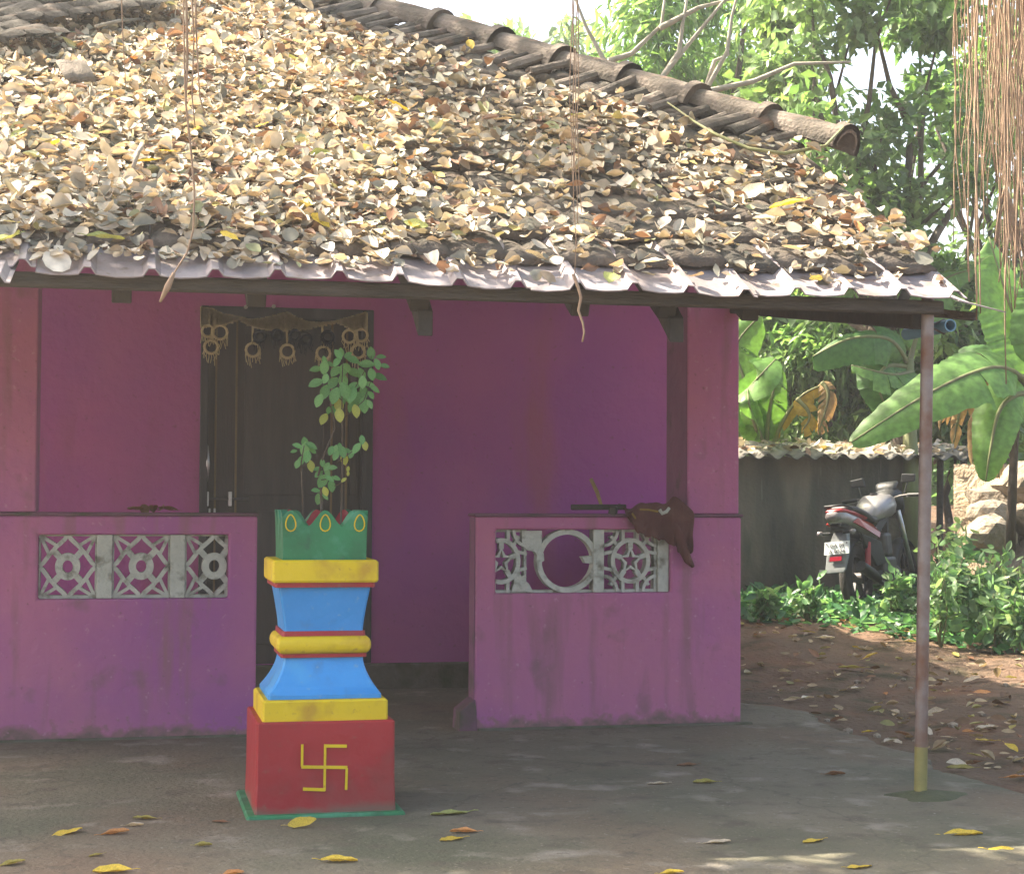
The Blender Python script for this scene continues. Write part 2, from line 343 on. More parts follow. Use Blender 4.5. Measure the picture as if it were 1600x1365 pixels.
def wall_grid(xs, zs, holes, y0, y1):
    """wall slab in x-z with rectangular openings (cells) left out, reveals closed"""
    mb = MB(); nx, nz = len(xs), len(zs); idx = {}
    solid = lambda i, j: 0 <= i < nx-1 and 0 <= j < nz-1 and (i, j) not in holes
    for s, y in ((0, y0), (1, y1)):
        for i in range(nx):
            for j in range(nz): idx[s, i, j] = len(mb.v); mb.v.append((xs[i], y, zs[j]))
    for i in range(nx-1):
        for j in range(nz-1):
            if not solid(i, j): continue
            a, b, c, d = (i, j), (i+1, j), (i+1, j+1), (i, j+1)
            mb.f.append(tuple(idx[0, *q] for q in (a, b, c, d))); mb.f.append(tuple(idx[1, *q] for q in (d, c, b, a)))
            for (di, dj, p, q) in ((0, -1, a, b), (1, 0, b, c), (0, 1, c, d), (-1, 0, d, a)):
                if not solid(i+di, j+dj): mb.f.append((idx[0, *q], idx[0, *p], idx[1, *p], idx[1, *q]))
    return mb
TP = .15
def pxx(x, yy=0., py=850): return onY(x, py, yy)[0]
def pxz(y, x, yy=0.): return onY(x, y, yy)[2]
# --- parapets
LJ = (pxx(60), pxx(357), pxz(935, 200), pxz(835, 200))
RJ = (pxx(775), pxx(1048), pxz(926, 900), pxz(827, 900))
ptL = wall_grid([-5.6, LJ[0], LJ[1], XB], [0, LJ[2], LJ[3], HP], {(1, 1)}, 0, TP).build('parapet', 'pink', house, bevel=.012)
ptR = wall_grid([XA, RJ[0], RJ[1], .012], [0, RJ[2], RJ[3], HP], {(1, 1)}, 0, TP).build('parapet', 'pink', house, bevel=.012)
for pt, x0, x1 in ((ptL, -5.62, XB+.008), (ptR, XA-.01, .02)):
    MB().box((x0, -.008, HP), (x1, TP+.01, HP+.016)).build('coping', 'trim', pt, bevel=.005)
# flared foot of the right parapet and cement skirting
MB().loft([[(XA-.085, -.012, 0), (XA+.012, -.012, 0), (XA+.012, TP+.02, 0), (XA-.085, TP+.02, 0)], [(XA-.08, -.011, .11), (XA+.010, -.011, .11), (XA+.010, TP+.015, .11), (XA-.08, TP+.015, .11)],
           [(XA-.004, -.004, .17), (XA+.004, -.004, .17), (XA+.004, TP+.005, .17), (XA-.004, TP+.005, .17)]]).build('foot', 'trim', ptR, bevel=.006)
MB().box((XA+.015, -.028, 0), (.07, -.001, .022)).build('skirting', 'cement', ptR, bevel=.008)
MB().box((-5.5, -.02, 0), (XB+.01, -.001, .022)).build('skirting', 'cement', ptL, bevel=.008)
# side parapet of the veranda
MB().box((-.14, TP+.002, 0), (.002, YB-.06, HP-.01)).build('side_parapet', 'pink', house, bevel=.01)
# --- pillars
PXL = pxx(1075, .0, 650)
MB().box((PXL, .006, HP+.017), (.0, .37, 3.12)).build('pillar', 'pink', house, bevel=.008)
MB().box((-4.1, .006, HP+.017), (XW, .37, 3.12)).build('pillar', 'pink', house, bevel=.008)
MB().box((PXL-.004, .012, HP+.02), (PXL-.0005, .364, 3.1)).build('pillar_side_shade', 'shadeside', house)  # thin slab whose darker colour stands in for shade on this face
MB().box((XA-.004, .006, .17), (XA-.0005, TP-.006, HP-.004)).build('end_face_shade', 'shadeside', ptR)  # same darker slab, shade painted onto the parapet end
# --- back wall with the door opening, plinth, side wall
DX0, DX1 = pxx(313, YB, 600), pxx(583, YB, 600); DZ1 = pxz(481, 450, YB); DZ0 = .17
bw = wall_grid([-6.5, DX0, DX1, .42], [0, DZ0, DZ1, 2.48], {(1, 1)}, YB, YB+.2).build('wall', 'inner', house)
MB().prism([(-6.5, YB+.001, 2.48), (.42, YB+.001, 2.48), (.42, YB+.001, 2.84), (-2.1, YB+.001, 4.2), (-6.5, YB+.001, 4.2)], (0, .19, 0)).build('gable_wall', 'inner', house)
MB().box((.22, YB+.2, 0), (.42, 7.6, 2.8)).build('side_wall', 'pink', house)
MB().box((-6.5, YB-.045, 0), (-.142, YB-.001, DZ0)).build('plinth', 'cement', house, bevel=.012)
# --- door
dw = DX1-DX0; yd = YB+.05
fr = MB(); fr.box((DX0, YB-.012, DZ0), (DX0+.05, YB+.1, DZ1)).box((DX1-.07, YB-.012, DZ0), (DX1, YB+.1, DZ1)).box((DX0+.05, YB-.012, DZ1-.07), (DX1-.07, YB+.1, DZ1))
door = fr.build('door', 'frame', house, bevel=.006)
gxs = [pxx(337, yd, 650), pxx(369, yd, 650), pxx(518, yd, 650), pxx(541, yd, 650)]
MB().box((DX0+.052, yd, DZ0), (DX1-.072, yd+.045, DZ1-.072)).build('leaf_panel', 'door', door)
for a, b in ((DX0+.075, gxs[0]-.035), (gxs[1]+.05, gxs[2]-.05), (gxs[3]+.02, DX1-.09)):
    for z0, z1 in ((DZ0+.12, DZ0+.95), (DZ0+1.05, DZ1-.16)):
        if b-a > .03: MB().box((a, yd-.012, z0), (b, yd-.001, z1)).build('raised_panel', 'door', door, bevel=.008)
for gxx in gxs: MB().box((gxx-.006, yd-.016, DZ0+.01), (gxx+.006, yd-.0005, DZ1-.075)).build('gold_strip', 'gold', door)
hx, hz0, hz1 = pxx(323, yd, 725), pxz(742, 323, yd), pxz(706, 323, yd)
MB().tube([(hx, yd-.001, hz0-.04), (hx, yd-.045, hz0), (hx+.004, yd-.055, (hz0+hz1)/2), (hx, yd-.045, hz1), (hx, yd-.001, hz1+.04)], [.008, .011, .013, .011, .008], 8).build('handle', 'steel', door, smooth=True)
lz = pxz(779, 345, yd)
MB().tube([(pxx(322, yd, 779), yd-.03, lz), (pxx(388, yd, 779), yd-.03, lz)], .008, 8).build('latch_rod', 'dsteel', door, smooth=True)
for px_ in (323, 359): 
    lx = pxx(px_, yd, 779); MB().box((lx-.011, yd-.042, lz-.045), (lx+.011, yd-.001, lz+.045)).build('latch_bracket', 'steel', door, bevel=.004)
for px_ in (327, 335):
    lx = pxx(px_, yd, 797); z = pxz(800, px_, yd); MB().box((lx-.006, yd-.03, z-.025), (lx+.006, yd-.001, z+.025)).build('hasp', 'steel', door, bevel=.003)

# --- jali blocks
def rib(mb, pts, c, s, y, wd, dp, closed=False):
    """pierced-block rib: pts in block units, c centre (x,z), s half sizes"""
    q = [(c[0]+p[0]*s[0], c[1]+p[1]*s[1]) for p in pts]; n = len(q); L = []; R_ = []
    for i in range(n):
        a = q[i-1] if (i > 0 or closed) else q[i]; b = q[(i+1) % n] if (i < n-1 or closed) else q[i]
        t = Vector((b[0]-a[0], b[1]-a[1])).normalized(); nn = Vector((-t.y, t.x))*wd/2
        L.append((q[i][0]+nn.x, q[i][1]+nn.y)); R_.append((q[i][0]-nn.x, q[i][1]-nn.y))
    rings = [[(L[i][0], y, L[i][1]), (R_[i][0], y, R_[i][1]), (R_[i][0], y+dp, R_[i][1]), (L[i][0], y+dp, L[i][1])] for i in range(n)]
    if closed: rings.append(rings[0]); mb.loft(rings, cap=False)
    else: mb.loft(rings)
def circ(r, n=28, a0=0): return [(r*math.cos(a0+2*math.pi*k/n), r*math.sin(a0+2*math.pi*k/n)) for k in range(n)]
def clipx(pts_list, lim):        # keep polylines on one side
    return [[p for p in pl] for pl in pts_list if max(p[0] for p in pl) <= lim+1e-6]
def sunflower(parent, x0, x1, z0, z1, cut=None):
    c = ((x0+x1)/2, (z0+z1)/2); s = ((x1-x0)/2, (z1-z0)/2); mb = MB(); y0 = .03
    ok = lambda p: cut is None or p[0] <= cut
    rib(mb, circ(.31), c, s, y0, .036, .07, True)
    for k, (sx, sz) in enumerate(((1, 1), (-1, 1), (-1, -1), (1, -1))):
        arc = [(.97, .03), (.86, .10), (.74, .24), (.60, .42), (.50, .50), (.42, .60), (.24, .74), (.10, .86), (.03, .97)]
        arc = [(a*sx, b*sz) for a, b in arc if ok((a*sx, b*sz))]
        if len(arc) > 1: rib(mb, arc, c, s, y0+.002+.001*k, .021, .06)
        for j, pl in enumerate(([(.97, .97), (.66, .40)], [(.97, .97), (.40, .66)], [(.20, .20), (.52, .52)])):
            pl = [(min(a*sx, cut) if cut else a*sx, b*sz) for a, b in pl]
            rib(mb, pl, c, s, y0+.007+.0012*j+.004*(k % 2), .016 if j < 2 else .03, .05)
    o = mb.build('jali_block', 'jali', parent)
    xr = x1 if cut is None else c[0]+cut*s[0]
    f = MB().box((x0, y0+.02, z0), (xr, y0+.08, z0+.016)).box((x0, y0+.02, z1-.009), (xr, y0+.08, z1)).box((x0, y0+.021, z0+.016), (x0+.008, y0+.079, z1-.009))
    if cut is None: f.box((x1-.008, y0+.021, z0+.016), (x1, y0+.079, z1-.009))
    f.build('jali_frame', 'jali', parent)
z0, z1 = LJ[2], LJ[3]
sunflower(ptL, pxx(60)+.001, pxx(151), z0, z1)
MB().box((pxx(151)+.001, .02, z0+.001), (pxx(176)-.001, .11, z1-.001)).build('jali_strip', 'jali', ptL, bevel=.003)
sunflower(ptL, pxx(176), pxx(266), z0, z1)
MB().box((pxx(266)+.001, .02, z0+.001), (pxx(290)-.001, .11, z1-.001)).build('jali_strip', 'jali', ptL, bevel=.003)
sunflower(ptL, pxx(290), pxx(381), z0, z1, cut=.45)
def starblock(parent, x0, x1, z0, z1, left=-1.0):
    c = ((x0+x1)/2, (z0+z1)/2); s = ((x1-x0)/2, (z1-z0)/2); mb = MB(); y0 = .03
    K = lambda p: max(left, p[0])
    ring = [p for p in circ(.66, 40, -math.pi) if p[0] >= left]
    if left > -.66: ring = sorted(ring, key=lambda p: math.atan2(p[1], p[0]))
    rib(mb, ring, c, s, y0, .022, .07, left <= -.66)
    st = [((.40 if k % 2 == 0 else .19)*math.cos(math.pi/2+k*math.pi/5), (.40 if k % 2 == 0 else .19)*math.sin(math.pi/2+k*math.pi/5)) for k in range(10)]
    rib(mb, st, c, s, y0+.002, .017, .06, True)
    for k in range(5):
        a = math.pi/2+k*2*math.pi/5; p, q = (.38*math.cos(a), .38*math.sin(a)), (.64*math.cos(a), .64*math.sin(a))
        if q[0] >= left: rib(mb, [p, q], c, s, y0+.004, .026, .05)
    for k, pl in enumerate([[(-.27, .60), (-.27, 1)], [(.27, .60), (.27, 1)], [(-.27, -.60), (-.27, -1)], [(.27, -.60), (.27, -1)],
                            [(.62, .30), (1, .22)], [(.62, -.30), (1, -.22)], [(-.62, .30), (-1, .22)], [(-.62, -.30), (-1, -.22)], [(.47, .47), (.70, .78)], [(.47, -.47), (.70, -.78)], [(-.47, .47), (-.70, .78)], [(-.47, -.47), (-.70, -.78)]]):
        if min(p[0] for p in pl) >= left: rib(mb, pl, c, s, y0+.006+.0007*k, .017, .05)
    for k, (sx, sz) in enumerate(((1, 1), (-1, 1), (-1, -1), (1, -1))):
        arc = [(sx*(1-.52*math.cos(t)), sz*(1-.52*math.sin(t))) for t in np.linspace(.05, 1.52, 8)]
        if min(p[0] for p in arc) >= left: rib(mb, arc, c, s, y0+.003+.0006*k, .016, .06)
    mb.build('jali_block', 'jali', parent)
    xl = c[0]+left*s[0]
    MB().box((xl, y0+.02, z0), (x1, y0+.08, z0+.015)).box((xl, y0+.02, z1-.015), (x1, y0+.08, z1)).box((x1-.014, y0+.021, z0+.015), (x1, y0+.079, z1-.015)).build('jali_frame', 'jali', parent)
z0, z1 = RJ[2], RJ[3]
starblock(ptR, pxx(745), pxx(826), z0, z1, left=-.27)
starblock(ptR, pxx(946), pxx(1030), z0, z1)
MB().box((pxx(929), .02, z0+.001), (pxx(946)-.001, .11, z1-.001)).build('jali_strip', 'jali', ptR, bevel=.003)
MB().box((pxx(1030)+.001, .024, z0+.001), (pxx(1047), .10, z1-.001)).build('jali_strip', 'jali', ptR, bevel=.003)
cc = (pxx(889), (z0+z1)/2); mb = MB(); rib(mb, circ(1.0, 40), cc, ((z1-z0)/2-.013,)*2, .03, .028, .07, True)
mb.build('broken_ring', 'jali', ptR)
for poly in ([(818, 829), (849, 829), (849, 868), (844, 872), (838, 862), (827, 860), (818, 852)], [(806, 924), (836, 925), (829, 912), (818, 902), (814, 893), (806, 893)], [(845, 868), (852, 864), (853, 876), (846, 880)], [(912, 870), (929, 868), (929, 880), (918, 880)]):
    MB().prism([(pxx(a), .034, pxz(b, a)) for a, b in poly], (0, .06, 0)).build('broken_shard', 'jali', ptR)
MB().box((pxx(828), .05, z0), (pxx(929), .11, z0+.014)).build('jali_frame', 'jali', ptR)

# --- eave timbers, rafters
MB().bar((-5.2, -2.26, 2.022), (.06, -2.26, 2.022), .06, .055).build('eave_beam', 'wood', house, bevel=.01)
HIPX, HIPY = .07, -.25
roof = MB()
for i, px_ in enumerate((-60, 190, 400, 655, 905, 1040, 1170)):
    x = onY(px_, 470, -2.12)[0]; xx = min(x, -.06)
    yt = min(4.2, HIPY+(HIPX-xx)-.25)
    p0 = Vector((xx, -2.13, roofz(-2.13)-.15)); p1 = Vector((xx, yt, roofz(yt)-.15))
    wd = .075; d = RN*.13
    MB().prism([p0+Vector((-wd/2, 0, -.065)), p0+Vector((wd/2, 0, -.065)), p1+Vector((wd/2, 0, -.065)), p1+Vector((-wd/2, 0, -.065))], RN*.13).build('rafter', 'wood2', house, bevel=.006)
MB().bar(onY(1437, 499, -2.15), onY(1140, 477, .1), .07, .085).build('tie_beam', 'wood2', house, bevel=.008)
for px_ in (1040, 655):
    x = onY(px_, 480, -2.0)[0]
    MB().prism([(x-.03, -2.15, 1.96), (x-.03, -2.15, 1.86), (x-.03, -1.8, 2.1), (x-.03, -1.9, 2.14)], (.06, 0, 0)).build('bracket', 'wood2', house, bevel=.004)

# --- roof deck, tiles
def hipx(y): return HIPX-(y-HIPY)
def rp(x, y, h=0.): return Vector((x, y, roofz(y)))+RN*h
TOPY = 4.6
deck = MB()
pts = [(-6.4, -1.9), (HIPX, -1.9), (HIPX, HIPY), (hipx(TOPY), TOPY), (-6.4, TOPY)]
deck.prism([rp(a, b, -.055) for a, b in pts], RN*.02)
roof = deck.build('roof', 'wood2', house)
def redz(x): return roofz(HIPY)+TS*(HIPX-x)
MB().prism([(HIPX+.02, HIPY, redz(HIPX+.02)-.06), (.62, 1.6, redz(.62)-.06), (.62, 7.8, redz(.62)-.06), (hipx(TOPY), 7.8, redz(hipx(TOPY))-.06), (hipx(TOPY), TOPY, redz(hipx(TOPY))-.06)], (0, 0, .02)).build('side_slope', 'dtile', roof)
TW, TL = .232, .285
def tile_mesh(mat, seed):
    r = random.Random(seed); P = []; n = 9
    prof = [.016*abs(math.sin(math.pi*2*k/(n-1)))**.8 for k in range(n)]
    ch = [r.uniform(-.012, .012) for _ in range(n)]
    for j, (v, h) in enumerate(((0, 0.), (0, .026), (.5, .022), (1.22, .004))):
        P.append([(-TW/2+TW*1.02*k/(n-1), v*TL+(ch[k] if j < 2 else 0), h+(prof[k] if j else prof[k]*.6-.004)) for k in range(n)])
    return MB().grid(P).mesh('tile', mat, True)
TMS = [tile_mesh('tile', i) for i in range(4)]; TDK = [tile_mesh('dtile', 9+i) for i in range(2)]
RB = Matrix((( 1, 0, 0), (0, SL.y, RN.y), (0, SL.z, RN.z))).to_4x4()
tl = []
ncol = 27; nrow = 26
for r_ in range(nrow):
    s = r_*TL; y = -2.15+s*SL.y
    for c in range(ncol):
        x = -.02-c*TW+(.0 if r_ % 2 else -.012)
        lim = HIPX if y < HIPY else hipx(y)-.10
        if x+TW*.45 > lim+.06 or y > TOPY-.3: continue
        tl.append((x, y))
def inview(q): a, b = proj(q); return -30 < a < 1630 and -40 < b < 1400
vis = [t for t in tl if inview(rp(*t))]; vis.sort(key=lambda t: (Vector(rp(*t))-Vector(CAM)).length)
near = set(vis[:300]); stv, stf = MB(), 0
for k, t in enumerate(tl):
    jit = Matrix.Translation(rp(t[0]+random.uniform(-.006, .006), t[1]+random.uniform(-.012, .012), random.uniform(-.006, .012))) @ RB @ Matrix.Rotation(random.gauss(0, .022), 4, 'Z') @ Matrix.Rotation(random.gauss(-.012, .02), 4, 'X') @ Matrix.Rotation(random.gauss(0, .03), 4, 'Y')
    a, b = proj(rp(*t)); me = random.choice(TDK if (b < 75-a*.27 or random.random() < .12) else TMS)  # top-left tiles darker for the shade there, a few others at random
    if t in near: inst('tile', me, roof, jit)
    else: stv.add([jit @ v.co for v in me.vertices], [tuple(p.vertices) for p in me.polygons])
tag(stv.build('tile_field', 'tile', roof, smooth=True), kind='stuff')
# the higher old tiles at the top left, shade put into their colour
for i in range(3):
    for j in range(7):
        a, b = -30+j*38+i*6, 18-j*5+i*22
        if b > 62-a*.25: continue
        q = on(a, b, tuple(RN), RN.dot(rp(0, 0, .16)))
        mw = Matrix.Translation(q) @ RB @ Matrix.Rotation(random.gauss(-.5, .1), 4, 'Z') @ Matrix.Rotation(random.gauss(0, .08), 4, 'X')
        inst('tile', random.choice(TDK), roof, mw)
# hip: ridge tiles, shims, hip timber
hd = Vector((-1, 1, TS)).normalized(); hs_ = Vector((1, 1, 0)).normalized(); hu = hs_.cross(hd).normalized()
if hu.z < 0: hu = -hu
def hip_pt(t, h=0.): return Vector((HIPX-t, HIPY+t, roofz(HIPY)+TS*t))+hu*h
def ridge_mesh(seed):
    r = random.Random(seed); rings = []; L = .46
    for (u, rad, dr) in ((0, .125, 0), (.0, .162, 0), (.045, .165, 0), (.06, .130, 0), (.25, .125, 0), (L, .108, 0)):
        rings.append((u, rad))
    mb = MB(); P = []
    for (u, rad) in rings: P.append([(rad*math.cos(t), u, rad*.80*math.sin(t)+r.uniform(-.002, .002)) for t in np.linspace(-.12, math.pi+.12, 13)])
    P2 = [[(p[0]*.86, p[1], p[2]*.84-.002) for p in row] for row in (P[0], P[-1])]
    mb.grid(P); mb.grid([P[1], P2[0]]); mb.grid([P2[0], P2[1]])
    return mb.mesh('ridge_tile', 'rtile', False)
RMS = [ridge_mesh(i) for i in range(3)]
HB = Matrix((hs_, hd, hu)).transposed().to_4x4()
for k in range(12):
    t = -.30+k*.30
    mw = Matrix.Translation(hip_pt(t, .012+random.uniform(0, .012))) @ HB @ Matrix.Rotation(random.gauss(0, .02), 4, 'Z') @ Matrix.Rotation(.035+random.gauss(0, .012), 4, 'X')
    inst('ridge_tile', random.choice(RMS), roof, mw)
pd = (RN.cross(hd)).normalized()
if pd.x > 0: pd = -pd
for k in range(36):
    t = -.12+k*.068+random.uniform(-.024, .024); base = hip_pt(t)+RN*(.072+random.uniform(-.025, .02))
    if random.random() < .07: continue
    sw = random.uniform(.7, 1.45)
    p = base+pd*.05; q = base+pd*(.46+random.uniform(-.14, .08))-RN*(.02+random.uniform(-.015, .02))
    q = q+hd*random.uniform(-.05, .05)
    mb = MB(); sd = hd*.030*sw; P = []
    for (c0, f_) in ((p, 1), (q, 1.15)):
        P.append([c0+sd*f_*u+RN*(.020*(1-u*u)) for u in (-1, -.5, 0, .5, 1)])
    P2 = [[v-RN*.016 for v in row] for row in P]
    mb.grid(P); mb.grid(P2); mb.grid([P[1], P2[1]]); mb.grid([[P[0][0], P[1][0]], [P2[0][0], P2[1][0]]]); mb.grid([[P[0][-1], P[1][-1]], [P2[0][-1], P2[1][-1]]])
    mb.build('shim_tile', 'dtile' if k % 4 == 1 else 'rtile', roof)
e0 = hip_pt(-.14, -.10); MB().tube([e0, e0+hd*1.2], .085, 14).build('hip_timber', 'wood2', roof, smooth=True, sharp=50)
# --- eave metal sheets
def sheet_mb(x0, ribs, y0, y1, dz, jit, sp=.232, flip=1, zf=roofz, hh=.034):
    P = []; prof = []
    for i in range(ribs):
        b = x0+i*sp
        for u, h in ((0, .006), (.055, 0), (.12, .002), (.152, .006), (.172, hh), (.196, hh), (.216, .008)): prof.append((b+u*sp/.232, h))
    prof.append((x0+ribs*sp, .006))
    ph = random.uniform(0, 6)
    for k, y in enumerate(np.linspace(y0, y1, 6)):
        P.append([(x, y+(.006*math.sin(x*7+ph) if k == 0 else 0), zf(y)+dz+h+.007*math.sin(x*5+ph)*(1 if k < 2 else .4)+jit*(x-x0)) for x, h in prof])
    return MB().grid(P)
x = .13
for k in range(6):
    n = 4; x -= n*.232-.0
    sheet_mb(x+(.012 if k else 0), n, EY-.055+random.uniform(-.015, .015), -1.72, -.012-.006*(k % 2), random.uniform(-.006, .006)).build('metal_sheet', 'sheet', house, solid=.005)
# the lower sheet whose corner shows at the left and the strip beyond the pole
sheet_mb(-4.6+.03, 4, -2.62, -2.1, 0, -.02, zf=lambda y: 1.985+TS*.5*(y+2.62)).build('metal_sheet', 'sheet', house, solid=.005)
q0, q1 = onY(1498, 470, -2.0), onY(1572, 488, -1.7)
MB().grid([[Vector(q0)+Vector((0, 0, .0)), Vector(q1)], [Vector(q0)+Vector((0, .35, .10)), Vector(q1)+Vector((0, .35, .08))], [Vector(q0)+Vector((-.05, .8, .25)), Vector(q1)+Vector((0, .8, .22))]]).build('metal_sheet', 'sheet', house, solid=.006)
MB().bar(Vector(q0)+Vector((-.15, .22, -.02)), Vector(q1)+Vector((-.05, .22, .0)), .035, .035).build('purlin', 'wood', house)
# --- pole
pb = onZ(1438, 1246, 0.); pt_ = onY(1450, 478, pb[1]+.02)
ph_ = pt_[2]+.01
yz = pxz(1166, 1439, pb[1])
u = (yz/ph_)
pm = Vector(pb)*(1-u)+Vector((pt_[0], pt_[1], ph_))*u
MB().tube([pm, (pt_[0], pt_[1], ph_+.05)], .0262, 16).build('pole', 'pole', house, smooth=True, sharp=50)
MB().tube([(pb[0], pb[1], -.05), pm], .0268, 16).build('pole_foot', 'poley', house, smooth=True, sharp=50)
mb = MB(); rings = []
for k, (rr, hz) in enumerate(((.19, -.02), (.17, .008), (.12, .018), (.06, .028), (.027, .034))):
    rings.append([(pb[0]+.02+rr*math.cos(t)*(1+.22*math.sin(3*t+1)+.12*math.sin(5*t)), pb[1]-.01+rr*.85*math.sin(t)*(1+.1*math.sin(2*t)), hz) for t in np.linspace(0, 2*math.pi, 20, endpoint=False)])
mb.loft(rings).build('footing', 'moss', house, smooth=True)
bp_ = Vector(onY(1475, 508, -2.16))
mb = MB(); rings = []
for (r_, y_) in ((.027, .42), (.027, 0), (.0215, 0), (.0215, .12)):
    rings.append([(bp_.x+.03+r_*math.cos(t), bp_.y+y_, bp_.z+r_*math.sin(t)) for t in np.linspace(0, 2*math.pi, 18, endpoint=False)])
pp = mb.loft(rings, cap=True).build('pipe', 'bpipe', house, smooth=True, sharp=40)
MB().tube([(bp_.x-.04, bp_.y+.06, bp_.z), (bp_.x+.03, bp_.y+.06, bp_.z+.03), (bp_.x+.065, bp_.y+.06, bp_.z), (bp_.x+.03, bp_.y+.06, bp_.z-.03), (bp_.x-.04, bp_.y+.06, bp_.z)], .005, 6).build('pipe_clamp', 'dsteel', house)

# ------------------------------------------------------------------ toran over the door
tor = thing('door_toran', 'tan crocheted valance with ring tassels hung across the door top', 'valance', (DX0+.5, YB-.02, DZ1-.1))
yt = YB-.026
def T(a, b): q = onY(a, b, yt); return Vector((q[0], yt, q[2]))
def sc(a, b): return 280+a*340/1600, 450+b*230/1082           # crop coordinates to photo
top = [(160, 140), (240, 150), (320, 190), (440, 210), (540, 230), (640, 215), (730, 195), (795, 175), (860, 215), (950, 245), (1060, 250), (1160, 240), (1240, 215), (1300, 200), (1365, 180)]
bot = [(160, 285), (240, 290), (310, 280), (440, 235), (540, 290), (640, 305), (730, 310), (795, 315), (860, 315), (950, 300), (1060, 275), (1160, 255), (1210, 280), (1300, 315), (1380, 310)]
def itp(L, x): return float(np.interp(x, [p[0] for p in L], [p[1] for p in L]))
mb = MB(); 
for xx_ in np.arange(162, 1378, 9):
    a, b = itp(top, xx_)+random.uniform(-4, 4), itp(bot, xx_)+random.uniform(-8, 8)
    p, q = T(*sc(xx_, a)), T(*sc(xx_+random.uniform(-3, 3), b)); mb.bar(p, q, .0135, .009, up=(0, 1, 0))
mb.build('band', 'yarn', tor)
mb = MB(); mb.prism([T(*sc(x_, itp(top, x_)+14))+Vector((0, .012, 0)) for x_ in range(165, 1370, 30)]+[T(*sc(x_, itp(bot, x_)-10))+Vector((0, .012, 0)) for x_ in range(1365, 160, -30)], (0, .003, 0))
mb.build('backing', 'yarn', tor)
for (cx_, cy_, r_) in ((210, 315, 38), (300, 325, 46), (235, 432, 44), (540, 455, 44), (795, 465, 44), (1060, 480, 44), (1250, 355, 42), (1338, 345, 42), (1315, 465, 44), (590, 355, 34), (850, 350, 34), (930, 375, 34), (720, 345, 32), (1090, 360, 36)):
    c = T(*sc(cx_, cy_)); k = r_*340/1600/250
    tanr = (cx_, cy_) in ((210, 315), (300, 325), (235, 432), (540, 455), (795, 465), (1060, 480), (1250, 355), (1338, 345), (1315, 465))
    o = MB().tube([c+Vector((k*1.12*math.cos(t), random.uniform(-.002, .002), k*1.12*math.sin(t))) for t in np.linspace(0, 2*math.pi, 14, endpoint=False)], .009 if tanr else .012, 5, closed=True).build('ring', 'yarn' if tanr else 'darkyarn', tor)
    if tanr: MB().tube([c+Vector((0, .006, k*1.3)), T(*sc(cx_+random.uniform(-12, 12), itp(bot, cx_)-8))], .007, 5).build('cord', 'yarn', tor)
    mb = MB()
    for s in range(11):
        a = math.pi*(1.0+s/10); p = c+Vector((k*1.2*math.cos(a), random.uniform(-.01, .004), k*1.2*math.sin(a)))
        mb.tube([p, p+Vector((random.uniform(-.006, .006), 0, -.02)), p+Vector((random.uniform(-.012, .012), 0, -random.uniform(.03, .075)))], .0022, 4)
    mb.build('fringe', 'yarn' if tanr else 'darkyarn', tor)
for cx_, cy_ in ((490, 140), (695, 135)):
    c = T(*sc(cx_, cy_)); MB().tube([c+Vector((0, .02, 0)), c+Vector((0, -.012, 0))], .012, 8).build('hook', 'steel', tor)

# ------------------------------------------------------------------ tulsi pedestal
PX, PY, PW = -2.7438+.2656, -2.2238+.265, .5312
ped = thing('tulsi_pedestal', 'square tulsi pedestal painted red, yellow, blue and green', 'pedestal', (PX, PY, .01))
def pz(y, inset): return onY(500, y, PY-PW/2+inset)[2]
def sq(h, z, b=.008):
    return [(PX+sx*h+dx, PY+sy*h+dy, z) for sx, sy, (dx, dy), (ex, ey) in ((-1, -1, (b, 0), (0, b)), (1, -1, (0, b), (-b, 0)), (1, 1, (-b, 0), (0, -b)), (-1, 1, (0, -b), (b, 0))) for dx, dy in (((ex, ey), (dx, dy)) if False else (((dx, dy), ) if b == 0 else ([(0, b), (b, 0)] if (sx, sy) == (-1, -1) else [(-b, 0), (0, b)] if (sx, sy) == (1, -1) else [(0, -b), (-b, 0)] if (sx, sy) == (1, 1) else [(b, 0), (0, -b)])))]
H2 = PW/2
def tier(name, mat, prof, bevel=.004, smooth=False):
    return MB().loft([sq(h, z) for h, z in prof]).build(name, mat, ped, smooth=smooth, sharp=35 if smooth else None)
def hw(px_): return px_/2/421.
zg, zr = pz(1271, -.03), pz(1127, 0)
tier('base_step', 'green', [(H2+.038, 0.005), (H2+.036, zg-.006), (H2+.030, zg)])
red = tier('red_block', 'red', [(H2+.004, zg), (H2, zg+.12), (H2-.001, zr-.006), (H2-.006, zr)])
z2 = pz(1093, .025); h2 = hw(203)
tier('lower_slab', 'yellow', [(h2, zr), (h2, z2-.008), (h2-.008, z2)])
z3 = pz(1027, .09); ha, hb = hw(184), hw(126)*1.03
n = 9; tier('lower_waist', 'blue', [(ha, z2+.001), (ha, z2+.016)]+[(hb+(ha-hb)*(1-k/(n-1))**1.75, z2+.016+(z3-z2-.016)*k/(n-1)) for k in range(1, n)], smooth=True)
tier('red_band', 'red', [(hw(136)*1.03, z3), (hw(136)*1.03, z3+.014)])
z4, z5 = z3+.014, pz(994, .08); ht = hw(148)*1.03
tier('torus_band', 'yellow', [(ht-.022+.024*math.sin(t), z4+(z5-z4)*(1-math.cos(t))/2) for t in np.linspace(0, math.pi, 9)], smooth=True)
z6 = pz(986, .09)
tier('red_band', 'red', [(hw(133)*1.03, z5), (hw(131)*1.03, z6)])
z7 = pz(917, .085); hc, hd2 = hw(125)*1.03, hw(146)*1.03
tier('upper_waist', 'blue', [(hc+(hd2-hc)*(k/8)**1.3, z6+(z7-z6)*k/8) for k in range(9)], smooth=True)
